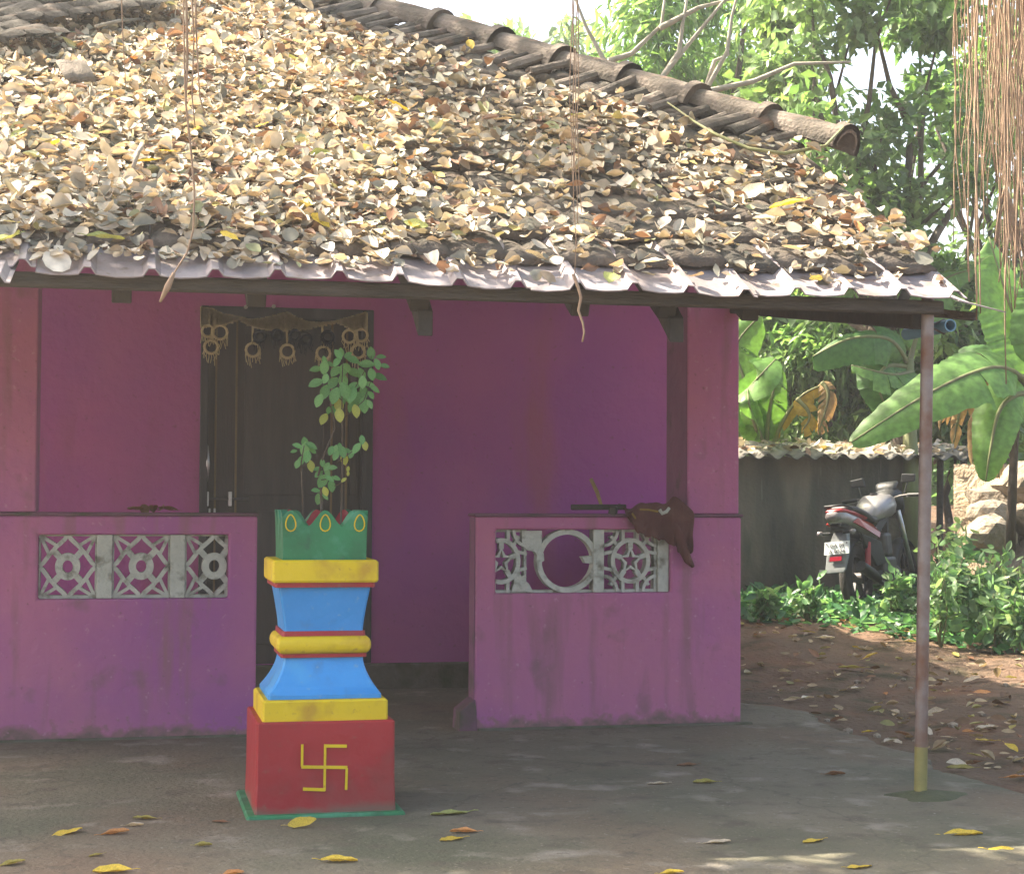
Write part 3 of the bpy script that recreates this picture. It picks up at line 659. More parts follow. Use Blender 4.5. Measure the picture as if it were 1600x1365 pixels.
z8 = pz(910, .06); tier('red_band', 'red', [(hw(160)*1.02, z7), (hw(160)*1.02, z8)])
z9 = pz(875, .056); h9 = hw(170)*1.02
slab = tier('top_slab', 'yellow', [(h9-.005, z8), (h9, z8+.008), (h9, z9-.008), (h9-.008, z9)])
# lotus pot: four scalloped walls, green outside, red inside
hp_ = hw(134)*1.02; zt = pz(797, .09); zv = pz(822, .09); zb = z9
def lob(u):                                     # u -1..1 along one side; three petals
    return zv+(zt-zv)*(.5+.5*math.cos(2*math.pi*u/.8))**.8
pot_o, pot_i = MB(), MB(); nu = 41
outl = []
for side in range(4):
    a = side*math.pi/2; ca, sa = math.cos(a), math.sin(a)
    def W(u, v, off):                           # local side frame
        e = .004*v*v; x_ = u*(hp_+e*0.6*0)+0; y_ = -(hp_+e)+off
        x_ = max(-1, min(1, u))*(hp_+e-off)
        zz = zb+(lob(u)-zb)*v
        bul = .004*math.cos(2*math.pi*u/.8)*v*v
        y_ -= bul
        return (PX+x_*ca-y_*sa, PY+x_*sa+y_*ca, zz)
    U_ = np.linspace(-1, 1, nu); V_ = np.linspace(0, 1, 7)
    Po = [[W(u, v, 0) for u in U_] for v in V_]; Pi = [[W(u, v, .028) for u in U_] for v in V_]
    pot_o.grid(Po); pot_i.grid(Pi); pot_o.grid([Po[-1], Pi[-1]])
    for uc in (-.80, 0, .80) if side in (0, 2) else ():
        pts_ = []
        for t in np.linspace(0, 2*math.pi, 16, endpoint=False):
            du = .115*math.sin(t)*(1-.25*math.cos(t)); vv = .80-.19*(-math.cos(t))*1. if False else .76+.17*math.cos(t)
            uu = uc+du+(0 if uc == 0 else -.06*np.sign(uc)*0)
            q = Vector(W(uu, vv, -.003)); q.z = zb+(zt-zb)*vv*.98
            pts_.append(q)
        outl.append(pts_)
pot = pot_o.build('lotus_pot', 'green', ped, smooth=True)
pot_i.build('inner_petals', 'red', pot, smooth=True)
for pts_ in outl: MB().tube(pts_, .0028, 5, closed=True).build('petal_outline', 'yellow', pot)
MB().box((PX-hp_+.03, PY-hp_+.03, zb), (PX+hp_-.03, PY+hp_-.03, zv-.035)).build('pot_soil', 'soilpot', pot)
# painted auspicious swastika on the red block
yf = PY-H2-.004
def S(a, b): q = onY(340+a/2.5275, 780+b/2.5275, yf); return Vector((q[0], yf, q[2]))
mb = MB()
for k, (a, b) in enumerate((((425, 966), (422, 1150)), ((331, 1055), (512, 1057)), ((427, 972), (510, 973)), ((510, 1060), (507, 1145)), ((424, 1145), (337, 1142)), ((333, 1053), (334, 966)))):
    p, q = S(*a), S(*b); dy = Vector((0, -.0006*k, 0)); mb.bar(p+dy, q+dy, .009, .005, up=(0, 1, 0)) if False else mb.bar(p+dy, q+dy, .005, .0115 if abs(q.x-p.x) > abs(q.z-p.z) else .009, up=(0, 0, 1) if abs(q.x-p.x) > abs(q.z-p.z) else (1, 0, 0))
mb.build('painted_symbol', 'yellow', red)

# ------------------------------------------------------------------ tulsi plant
tp = thing('tulsi_plant', 'leggy green tulsi plant growing in the lotus pot', 'plant', (PX, PY, zb))
def Q(a, b, off=0.): return Vector(onY(420+a*200/1050, 540+b*260/1365, PY+off))
def stem(pts, r0, r1, off=0.):
    P_ = [Q(a, b, off+.03*math.sin(i*1.3)) for i, (a, b) in enumerate(pts)]
    P_[0].z = min(P_[0].z, zv-.04)
    MB().tube(P_, list(np.linspace(r0, r1, len(P_))), 6).build('stem', 'bark', tp, smooth=True)
stem([(428, 1420), (430, 1200), (402, 1080), (440, 930), (500, 780), (540, 680), (530, 560), (500, 480)], .0055, .002)
stem([(590, 1420), (600, 1100), (605, 800), (600, 560), (600, 300), (610, 120)], .0045, .0018, .02)
stem([(292, 1420), (270, 1060), (260, 990), (290, 820)], .005, .002, -.02)
stem([(445, 1180), (448, 920), (452, 640)], .0022, .0012, .03)
for pts_ in ([(540, 1150), (620, 1110), (660, 1020)], [(450, 1010), (560, 960), (640, 900), (720, 840), (770, 770)], [(605, 600), (680, 540), (780, 450), (840, 280), (840, 80)], [(600, 450), (500, 360), (465, 280), (460, 130)], [(600, 420), (700, 360), (790, 200), (900, 120)], [(430, 1100), (500, 1090), (540, 1060)], [(430, 1230), (400, 1190)], [(270, 1010), (330, 950)]):
    P_ = [Q(a, b, .01*math.sin(i*2)) for i, (a, b) in enumerate(pts_)]; MB().tube(P_, list(np.linspace(.0022, .0012, len(P_))), 5).build('stem', 'bark', tp, smooth=True)
LV = [(385,192,185,95),(455,120,100,70),(455,180,265,90),(385,305,200,105),(465,270,250,70),(460,380,250,95),(410,450,245,110),(545,210,230,100),(590,60,90,70),(570,70,120,70),(525,305,230,115),(610,290,280,100),(540,410,250,110),(625,370,290,110),(575,490,280,90),(580,570,275,90),(490,530,260,60),(530,530,280,60),(450,600,240,90),(690,115,-15,110),(650,75,40,60),(645,180,-60,70),(700,220,-20,100),(760,240,-70,90),(840,60,100,80),(920,90,5,80),(800,150,175,110),(890,150,-70,90),(950,165,-10,80),(845,235,-80,80),(910,255,-15,90),(830,320,-10,80),(770,300,-90,90),(780,380,-75,100),(870,355,-30,80),(840,405,-50,70),(730,440,-100,110),(680,400,-110,110),(680,500,-100,90),(715,535,-80,90),(780,490,-80,100),(830,480,-60,80),(700,330,200,100),(650,430,-60,90),(600,440,-90,90),(560,130,60,80),(610,200,-100,90),(500,150,-20,70),
(235,820,160,70),(295,790,100,80),(295,850,260,100),(350,820,-20,80),(360,860,-30,70),(205,865,190,50),(315,910,260,80),(262,945,255,70),(235,970,250,60),(345,985,-75,75),
(440,960,95,60),(400,1010,190,70),(410,1050,215,80),(475,990,60,70),(520,1000,10,70),(480,1040,-60,70),(440,1110,240,90),(500,1090,-20,80),(550,1085,-10,70),(515,1150,-80,90),(385,1185,175,60),(465,1195,-70,80),(415,1250,250,90),(465,1240,-40,60),
(510,860,250,80),(545,850,80,70),(580,830,90,70),(550,900,240,70),(605,870,-70,90),(640,860,-10,60),(620,930,-80,80),(675,890,-110,70),(720,840,230,80),(765,770,90,80),(790,820,-80,80),(650,1010,80,40),(650,1050,260,40),(615,1100,215,40)]
def tleaf(mat):
    n = 7; P_ = []
    for i in range(n):
        u = i/(n-1); wd_ = .33*math.sin(math.pi*min(1, u*.96+.03))**.75; dz = -.12*u*u
        P_.append([(u, -wd_, dz+.05*wd_/.27), (u, -wd_*.5, dz+.02), (u, 0, dz), (u, wd_*.5, dz+.02), (u, wd_, dz+.05*wd_/.27)])
    return MB().grid(P_).mesh('leaf', mat, True)
TLM = [tleaf(m) for m in MTUL]
yel = {(450,600),(580,570),(715,535),(345,985),(465,1195),(620,930),(790,820),(650,1010),(650,1050),(615,1100),(575,490)}
for (a, b, an, ln) in LV:
    me = TLM[2] if (a, b) in yel else TLM[0 if random.random() < .6 else 1]
    c = Q(a, b, random.uniform(-.10, .10)); t = math.radians(an); L_ = ln*200/1050/405*1.3*random.uniform(.8, 1.12)
    d = Vector((math.cos(t), random.uniform(-.35, .1), math.sin(t))).normalized(); nn = Vector((random.uniform(-.3, .3), -.75, .65)).normalized()
    y_ = nn.cross(d).normalized(); z_ = d.cross(y_)
    mw = Matrix.Translation(c-d*L_/2) @ Matrix((d, y_, z_)).transposed().to_4x4() @ Matrix.Scale(L_, 4)
    inst('leaf', me, tp, mw)

# ------------------------------------------------------------------ cloth and sticks on the right parapet
cl = thing('draped_cloth', 'brown cloth flung over the right parapet, one end hanging down', 'cloth', (-.35, .05, HP+.016))
def Cp(a, b, yy): q = onY(750+a*420/1600, 740+b*210/800, yy); return Vector((q[0], yy, q[2]))
topc = [(860, 235), (930, 205), (1010, 205), (1080, 190), (1150, 165), (1215, 190), (1270, 245)]
botc = [(880, 262), (925, 345), (1000, 375), (1085, 395), (1165, 440), (1210, 500), (1260, 545)]
xs_ = np.linspace(860, 1270, 100); P_ = []
for j, v in enumerate(np.linspace(-.55, 1, 46)):
    row = []
    for i, xx_ in enumerate(xs_):
        tb = itp(topc, xx_); k = (xx_-860)/410; bx = np.interp(k, np.linspace(0, 1, 7), [p[0] for p in botc]); by = np.interp(k, np.linspace(0, 1, 7), [p[1] for p in botc])
        if k > .9: by -= 60*(k-.9)/.1*1.5; 
        fold = .016*math.sin(xx_*.033+v*2.8)+.007*math.sin(xx_*.061+v*3)+.006*math.sin(v*9+xx_*.03)+.009*(1-abs(math.sin(xx_*.047+v*1.6)))**3*(v > 0)+.011*max(0, v)*math.sin(xx_*.075+.8*math.sin(v*4))
        by += 6*math.sin(xx_*.11)+2*math.sin(xx_*.29)
        if v < 0:   # lies on the coping, going back
            q = Cp(xx_, tb, -.03); q.y = -.03+(-v)*.26; q.z = HP+.03+.022+fold*.9+(Cp(xx_, tb, -.03).z-HP-.03)*max(0, 1+v*2.2)**.5*.9 if v > -.45 else HP+.025+.02+fold*.6
        else:
            q = Cp(xx_+(bx-xx_)*v, tb+(by-tb)*v, -.03); q.y = -.045-fold*(.45+v*.55); 
        row.append(q)
    P_.append(row)
MB().grid(P_).build('fabric', 'cloth', cl, smooth=True, solid=.003)
tail = [Cp(1160, 300, -.06), Cp(1185, 380, -.065), Cp(1210, 450, -.062), Cp(1240, 515, -.055), Cp(1268, 552, -.045)]
MB().tube(tail, [.016, .030, .026, .022, .010], 9).build('twisted_end', 'cloth', cl, smooth=True)
MB().tube([Cp(905, 235, -.045), Cp(930, 270, -.055), Cp(955, 280, -.052)], .006, 6).build('trim_edge', 'clothy', cl)
MB().tube([Cp(950, 212, -.046), Cp(1000, 213, -.05), Cp(1060, 225, -.055)], .006, 6).build('trim_edge', 'clothy', cl)
MB().tube([Cp(1070, 215, -.05), Cp(1085, 235, -.062), Cp(1110, 225, -.062), Cp(1125, 205, -.05)], .010, 6).build('white_tag', 'jali', cl)
rg = thing('dark_timber_offcut', 'dark flat timber offcut lying on the right parapet beside the cloth', 'timber', Cp(640, 240, .06))
a_, b_ = Cp(540, 205, .10), Cp(870, 225, .03); a_.z = HP+.05; b_.z = HP+.052
MB().bar(a_, b_, .06, .030).build('board', 'wood2', rg, bevel=.006)
MB().bar(Cp(770, 215, .02), Cp(815, 222, .0), .05, .05).build('knot', 'wood2', rg, bevel=.008)
a_ = Cp(660, 30, .12); b_ = Cp(722, 190, .07); b_.z = HP+.06
st = MB().tube([b_, (a_+b_)/2+Vector((.006, 0, 0)), a_], [.009, .011, .010], 7).build('dry_stick', 'stick', None, smooth=True); tag(st, 'short tan stick standing up from the timber on the right parapet', 'stick')

# ------------------------------------------------------------------ boundary wall and shed sheet
YW = 6.9
bwall = thing('boundary_wall', 'low black-stained plaster wall with corrugated coping behind the motorcycle', 'wall', (3.2, YW, .2))
wx0, wx1 = .1, onY(1452, 800, YW)[0]; wz = pxz(722, 1300, YW)
P0 = MB().box((wx0, YW, -.1), (wx1, YW+.2, wz+.055)); P0.build('wall_face', 'stainwall', bwall)
cx0, cx1 = wx0, onY(1532, 712, YW)[0]
for k in range(3):
    a = cx0+(cx1-cx0)*k/3; b = cx0+(cx1-cx0)*(k+1)/3+.05; P_ = []
    for j, (yy, dz) in enumerate(((YW-.28, -.01), (YW-.05, .03), (YW+.35, .10), (YW+.7, .14))):
        P_.append([(x_, yy, wz+.05+dz+.028*math.sin(x_*2*math.pi/.19)+.004*k) for x_ in np.arange(a, b, .0238)])
    MB().grid(P_).build('corrugated_coping', 'asbestos', bwall, smooth=True, solid=.008)
for px_ in (1470, 1507):
    x_ = onY(px_, 800, YW+.2)[0]; MB().tube([(x_, YW+.25, -.2), (x_+.02, YW+.25, wz+.06)], .035, 8).build('prop_post', 'wood', bwall, smooth=True)

# ------------------------------------------------------------------ motorcycle (local: x right, y forward, z up)
bk = thing('motorcycle', 'red and black motorcycle parked among weeds against the stained wall', 'motorcycle', (0, 0, 0), local=True)
BG = .20; bq = onZ(1343, 956, BG)
bk.matrix_basis = Matrix.Translation((bq[0], bq[1], BG-.01)) @ Matrix.Rotation(math.radians(-44), 4, 'Z') @ Matrix.Rotation(math.radians(-6), 4, 'Y')
def B(mb, name, mat, par=None, **k): return mb.build(name, mat, par or bk, local=True, **k)
def wheel(yc, R_, tw):
    wh = B(MB().tube([(0, yc+(R_-tw)*math.cos(t), R_+(R_-tw)*math.sin(t)) for t in np.linspace(0, 2*math.pi, 32, endpoint=False)], tw, 12, closed=True), 'wheel', 'tyre', smooth=True)
    B(MB().tube([(0, yc+(R_-tw*1.9)*math.cos(t), R_+(R_-tw*1.9)*math.sin(t)) for t in np.linspace(0, 2*math.pi, 32, endpoint=False)], .018, 8, closed=True), 'rim', 'dplastic', wh, smooth=True)
    for k in range(5):
        a = 2*math.pi*k/5+.3; B(MB().bar((0, yc, R_), (0, yc+(R_-tw*1.9)*math.cos(a), R_+(R_-tw*1.9)*math.sin(a)), .03, .035, up=(1, 0, 0)), 'spoke', 'dplastic', wh)
    B(MB().tube([(-.07, yc, R_), (.07, yc, R_)], .05, 14), 'hub', 'dsteel', wh, smooth=True, sharp=40)
wheel(0, .31, .058); wheel(1.29, .30, .05)
def loftx(secs, n=12):   # secs: (y, z, halfw, halfh, squareness)
    rings = []
    for (y_, z_, a, b) in secs:
        rings.append([(a*math.copysign(abs(math.cos(t))**.7, math.cos(t)), y_, z_+b*math.copysign(abs(math.sin(t))**.7, math.sin(t))) for t in np.linspace(0, 2*math.pi, n, endpoint=False)])
    return MB().loft(rings)
B(loftx([(-.40, .86, .075, .05), (-.30, .845, .105, .062), (-.10, .80, .125, .07), (.15, .745, .13, .075), (.36, .70, .12, .08)]), 'tail_panel', 'silver', smooth=True)
B(loftx([(-.43, .905, .06, .014), (-.34, .912, .085, .02), (-.15, .885, .112, .022), (.1, .835, .128, .022)]), 'tail_top', 'bikered', smooth=True)
for sx in (-1, 1):
    B(MB().prism([(sx*.118, -.26, .80), (sx*.134, 0, .735), (sx*.14, .30, .655), (sx*.13, .36, .70), (sx*.14, .12, .785), (sx*.125, -.16, .835)], (sx*.012, 0, 0)), 'red_flash', 'bikered')
    B(MB().prism([(sx*.10, -.1, .70), (sx*.12, .34, .62), (sx*.12, .42, .42), (sx*.10, .22, .40), (sx*.09, .0, .60)], (sx*.03, 0, 0)), 'side_panel', 'dplastic', bevel=.01)
    B(MB().tube([(sx*.115, .08, .62), (sx*.115, -.0, .36)], .026, 10), 'shock', 'bikered', smooth=True, sharp=40)
    B(MB().bar((sx*.09, .0, .31), (sx*.09, .46, .34), .03, .055), 'swingarm', 'dplastic', bevel=.006)
    B(MB().tube([(sx*.09, 1.29, .30), (sx*.09, 1.13, .70), (sx*.085, 1.06, .90)], .024, 10), 'fork', 'steel', smooth=True)
    # indicator stalks
    B(MB().tube([(sx*.06, -.36, .72), (sx*.13, -.37, .72)], .012, 8), 'indicator_stalk', 'dplastic'); B(loftx([(-.40, .72, .018, .02), (-.36, .72, .026, .026), (-.33, .72, .01, .01)]), 'indicator', 'lens', smooth=True).location.x = sx*.15
    B(MB().tube([(sx*.02, .97, 1.0), (sx*.16, .95, 1.03), (sx*.26, .90, 1.03), (sx*.37, .86, 1.02)], .012, 8), 'handlebar', 'dsteel', smooth=True)
    B(MB().tube([(sx*.25, .905, 1.03), (sx*.38, .855, 1.02)], .019, 10), 'grip', 'dplastic', smooth=True, sharp=50)
    B(MB().tube([(sx*.21, .97, 1.02), (sx*.36, .93, 1.01)], .007, 6), 'lever', 'steel')
    B(MB().tube([(sx*.20, .93, 1.03), (sx*.24, .96, 1.16)], .006, 6), 'mirror_stem', 'dplastic'); B(MB().prism([(sx*.17, .95, 1.15), (sx*.31, .95, 1.15), (sx*.32, .95, 1.22), (sx*.19, .95, 1.235)], (0, .03, 0)), 'mirror', 'dplastic', bevel=.01)
B(loftx([(-.445, .865, .05, .035), (-.425, .865, .066, .042), (-.36, .86, .078, .046)]), 'tail_light', 'lens', smooth=True)
B(loftx([(-.36, .775, .06, .03), (-.2, .755, .085, .04), (.05, .70, .08, .05)]), 'tail_underside', 'dplastic', smooth=True)
B(loftx([(-.24, .925, .09, .025), (-.10, .915, .125, .035), (.10, .87, .135, .04), (.28, .82, .13, .045), (.46, .815, .10, .05)]), 'seat', 'dplastic', smooth=True)
B(MB().tube([(-.09, -.12, .93), (-.085, -.36, .955), (.085, -.36, .955), (.09, -.12, .93)], .011, 8), 'grab_rail', 'dplastic', smooth=True)
B(loftx([(.42, .86, .08, .05), (.52, .90, .135, .10), (.68, .94, .165, .12), (.85, .95, .15, .11), (.97, .94, .09, .07)]), 'fuel_tank', 'silver', smooth=True)
B(MB().tube([(0, .68, 1.055), (0, .68, 1.07)], .035, 14), 'fuel_cap', 'dsteel')
B(loftx([(.88, .98, .06, .04), (1.0, 1.04, .11, .07), (1.12, 1.0, .13, .12), (1.22, .93, .10, .10)]), 'headlamp_cowl', 'dplastic', smooth=True)
B(loftx([(1.0, 1.08, .08, .05), (1.05, 1.14, .11, .035), (1.12, 1.17, .10, .012)]), 'instrument_cluster', 'dplastic', smooth=True)
B(MB().box((-.12, .42, .24), (.12, .80, .48)).box((-.10, .60, .481), (.10, .78, .70)), 'engine', 'dsteel', bevel=.03)
B(MB().tube([(.0, .75, .5), (.10, .86, .35), (.13, .70, .22), (.14, .30, .24), (.16, .05, .30)], .022, 10), 'exhaust_pipe', 'dsteel', smooth=True)
B(MB().tube([(.165, .12, .29), (.17, -.05, .34), (.175, -.32, .42)], [.035, .05, .045], 14), 'muffler', 'dplastic', smooth=True, sharp=60)
B(MB().bar((-.0, .32, .60), (0, .95, .88), .05, .09), 'frame_spine', 'dplastic')
B(MB().bar((0, .94, .90), (0, .80, .35), .05, .05), 'down_tube', 'dplastic')
# mudguards
for (yc, R_, a0, a1, wd_) in ((0, .36, 70, 150, .13), (1.29, .345, 40, 165, .12)):
    P_ = []
    for a in np.linspace(math.radians(a0), math.radians(a1), 14):
        P_.append([(u_*wd_/2, yc-math.cos(math.pi-a)*R_*1 if False else yc+math.cos(a)*R_, .31+math.sin(a)*R_-.035*u_*u_) for u_ in (-1, -.6, 0, .6, 1)])
    B(MB().grid(P_), 'mudguard', 'dplastic', smooth=True, solid=.006)
# rear plate holder: tapering grey flap hung from the tail
fl = B(MB().loft([[(-.055, -.30, .72), (.065, -.30, .72), (.065, -.20, .74), (-.055, -.20, .74)], [(-.10, -.385, .56), (.10, -.385, .56), (.10, -.33, .56), (-.10, -.33, .56)], [(-.115, -.43, .40), (.075, -.43, .40), (.075, -.405, .40), (-.115, -.405, .40)], [(-.10, -.435, .372), (.055, -.435, .372), (.055, -.41, .372), (-.10, -.41, .372)]]), 'rear_flap', 'plastic', bevel=.008)
B(MB().bar((-.10, -.42, .395), (-.17, -.42, .40), .02, .02), 'flap_bracket', 'plastic', fl)
B(MB().prism([(-.115, -.418, .535), (.115, -.418, .535), (.125, -.400, .645), (-.105, -.400, .645)], (0, .006, 0)), 'number_plate', 'plate', fl)
B(MB().prism([(-.065, -.432, .478), (.045, -.432, .478), (.048, -.425, .515), (-.060, -.425, .515)], (0, .01, 0)), 'reflector', 'reflector', fl)
for sx in (-.085, .10): B(MB().tube([(sx, -.405, .628), (sx, -.412, .628)], .006, 8), 'plate_bolt', 'dsteel', fl)
dg = bpy.context.evaluated_depsgraph_get()
for txt, zz, sz in (('GA 09', .592, .05), ('A 8024', .542, .05)):
    cu = bpy.data.curves.new('plate_text', 'FONT'); cu.body = txt; cu.size = sz; cu.align_x = 'CENTER'; cu.extrude = .0008
    to = bpy.data.objects.new('plate_text_tmp', cu); COL.objects.link(to); bpy.context.view_layer.update()
    me = bpy.data.meshes.new_from_object(to.evaluated_get(bpy.context.evaluated_depsgraph_get())); bpy.data.objects.remove(to)
    me.materials.clear(); me.materials.append(MT['ink'])
    o = inst('plate_lettering', me, fl, None, True)
    o.matrix_basis = Matrix.Translation((.008+(zz-.565)*.07, -.4215+(zz-.535)*.16, zz)) @ Matrix.Rotation(math.radians(90-9), 4, 'X')
B(MB().tube([(-.10, .42, .30), (-.20, .38, .02)], .012, 8), 'side_stand', 'dsteel')

# ------------------------------------------------------------------ vegetation
GREENS = [(.09, .19, .07), (.13, .26, .085), (.18, .32, .10), (.25, .38, .13), (.21, .30, .17)]
def cloud(centers, rads, n, size, wid, droop, cols, wts, tmpl=KITE, flat=.0, var=.2, gap=None, sph=.75):
    """leaf clumps: n leaves spread through ellipsoidal clusters"""
    C_ = np.array(centers); k = rng.integers(0, len(C_), n); R_ = np.array(rads)[k]
    u = nrm(rng.normal(size=(n, 3))); rr = rng.random((n, 1))**sph
    pos = C_[k]+u*rr*R_
    d = nrm(u*.7+rng.normal(size=(n, 3))*.8+np.array([0, 0, -droop])); nn = nrm(rng.normal(size=(n, 3))*.6+np.array([0, -.15, .8]))
    sz = size*rng.uniform(.6, 1.3, n); wd_ = wid*rng.uniform(.8, 1.2, n)
    cl_ = pick(cols, wts, len(C_), .12)[k]*(1+rng.normal(0, var, (n, 1))); cl_ = np.clip(cl_*.5+.5*pick(cols, wts, n, var), .01, .6)
    return leaves(tmpl, pos, d, nn, sz, wd_, cl_)
def join(parts):
    V, T_, C_ = [], [], []; o = 0
    for v, t, c in parts: V.append(v); T_.append(t+o); C_.append(c); o += len(v)
    return np.concatenate(V), np.concatenate(T_), np.concatenate(C_)
def wob(p, q, n, a):
    p, q = np.array(p), np.array(q); out = []
    off = np.zeros(3)
    for i in range(n+1):
        t = i/n; out.append(p+(q-p)*t+off*math.sin(math.pi*t)); off = off+rng.normal(size=3)*a
    return out
def tree(name, label, base, boxes, ncl, nl, size, wid, droop, cols=GREENS, wts=(2, 3, 3, 2, 2), group=None, trunk_r=.12, clr=(.35, .8), bark='bark', fork=None, cat='tree'):
    """boxes: px boxes at depth (x0,y0,x1,y1,D0,D1) the crown fills"""
    t = thing(name, label, cat, tuple(base), group)
    cen, rad = [], []
    tot = sum((b[2]-b[0])*(b[3]-b[1]) for b in boxes)
    for b in boxes:
        for _ in range(max(2, int(ncl*(b[2]-b[0])*(b[3]-b[1])/tot))):
            cen.append(atD(rng.uniform(b[0], b[2]), rng.uniform(b[1], b[3]), rng.uniform(b[4], b[5])))
            r_ = rng.uniform(*clr); rad.append((r_, r_, r_*rng.uniform(.6, 1.)))
    cen = np.array(cen); top_ = cen.mean(0); fk = np.array(fork if fork is not None else (base[0]*.6+top_[0]*.4, base[1]*.6+top_[1]*.4, base[2]*.5+top_[2]*.5))
    mb = MB(); pl = wob((base[0], base[1], base[2]-.2), fk, 6, .04); mb.tube(pl, list(np.linspace(trunk_r, trunk_r*.7, 7)), 9)
    far = cen[np.argsort(rng.random(len(cen)))[:min(len(cen), 22)]]
    mb.build('trunk', bark, t, smooth=True)
    lm = MB()
    for c in far:
        m_ = fk+(c-fk)*.5+rng.normal(size=3)*.25; pts_ = list(wob(fk, m_, 3, .05))+list(wob(m_, c, 3, .05))[1:]
        lm.tube(pts_, list(np.linspace(trunk_r*.42, .008, len(pts_))), 6)
    lm.build('limbs', bark, t, smooth=True)
    V, T_, C_ = cloud(cen, rad, nl, size, wid, droop, cols, wts)
    o = inst('crown', fast('crown', V, T_, C_, ML), t); return t
def gbase(px_, D, dz=0.):
    q = atD(px_, 700, D); return (q[0], q[1], float(hgt(np.array(q[0]), np.array(q[1]))))
tree('mango_tree', 'tall tree with drooping narrow leaves behind the hip of the roof', gbase(1120, 19.5), [(945, -120, 1260, 280, 19.5, 22)], 44, 8500, .24, .24, 1.1, wts=(2, 3, 3, 2, 1), trunk_r=.17, clr=(.35, .75))
tree('broadleaf_tree', 'sparse broadleaf tree with white sky between its leaves, beyond the wall', gbase(1412, 17.5), [(1190, -100, 1530, 440, 16.5, 19)], 50, 9500, .15, .6, .25, wts=(1, 2, 3, 4, 2), trunk_r=.14, clr=(.22, .6))
tree('thin_tree', 'slim tree behind the hanging aerial roots', gbase(1560, 19.5), [(1470, 40, 1720, 520, 18, 21)], 24, 5000, .17, .45, .4, wts=(1, 2, 3, 3, 2), trunk_r=.09, clr=(.3, .65))
tree('far_tree', 'pale distant tree just showing above the roof hip', gbase(800, 30), [(690, 60, 930, 130, 29, 31)], 16, 2500, .25, .4, .4, wts=(0, 1, 2, 4, 2), trunk_r=.15, clr=(.4, .8))
tree('leafy_shrub', 'dense drooping shrub behind the stained wall, next to the pillar', gbase(1240, 19.2), [(1130, 470, 1400, 690, 18.6, 19.8)], 36, 9000, .20, .28, .9, wts=(3, 3, 3, 2, 3), trunk_r=.05, clr=(.25, .55), cat='shrub')
tree('leafy_shrub', 'bushy shrub between the banana plants and the wall sheet', gbase(1480, 18.6), [(1400, 430, 1640, 700, 18.4, 19.8)], 30, 6000, .17, .40, .5, wts=(2, 3, 3, 2, 3), trunk_r=.05, clr=(.25, .55), cat='shrub')
# thicket that closes the view farther off
cen, rad = [], []
for _ in range(110):
    cen.append(atD(rng.uniform(900, 1900), rng.uniform(440, 760), rng.uniform(25, 30))); r_ = rng.uniform(.6, 1.3); rad.append((r_, r_, r_))
V, T_, C_ = cloud(cen, rad, 15000, .30, .4, .4, GREENS, (1, 3, 3, 3, 2))
tag(inst('thicket', fast('thicket', V, T_, C_, ML)), 'dense far green thicket behind the trees', 'thicket', kind='stuff')
# pale bare branches above the hip
bt = thing('bare_tree', 'leafless tree with pale branches rising behind the roof hip', 'tree', gbase(1010, 15.5))
tb = np.array(gbase(1010, 15.5)); 
MB().tube(wob((tb[0], tb[1], tb[2]-.2), atD(985, 190, 15.5), 6, .03), list(np.linspace(.10, .045, 7)), 8).build('trunk', 'palebark', bt, smooth=True)
for pts_ in ([(985, 190), (950, 100), (915, 40), (885, -30)], [(950, 100), (985, 82), (1030, 40), (1040, -20)], [(985, 190), (1040, 115), (1060, 85), (1110, 30), (1150, -20)], [(1040, 115), (1062, 80), (1065, 40), (1075, -10)], [(985, 190), (1100, 145), (1135, 80), (1145, 30), (1150, -15)], [(1100, 145), (1120, 95), (1140, 85)], [(1030, 40), (1090, 10), (1160, -5)], [(1100, 145), (1180, 125), (1240, 100), (1330, 95)]):
    P_ = [atD(a+rng.normal()*2, b+rng.normal()*2, 15.5+rng.normal()*.05) for a, b in pts_]
    MB().tube(P_, list(np.linspace(.030, .010, len(P_))), 7).build('branch', 'palebark', bt, smooth=True)

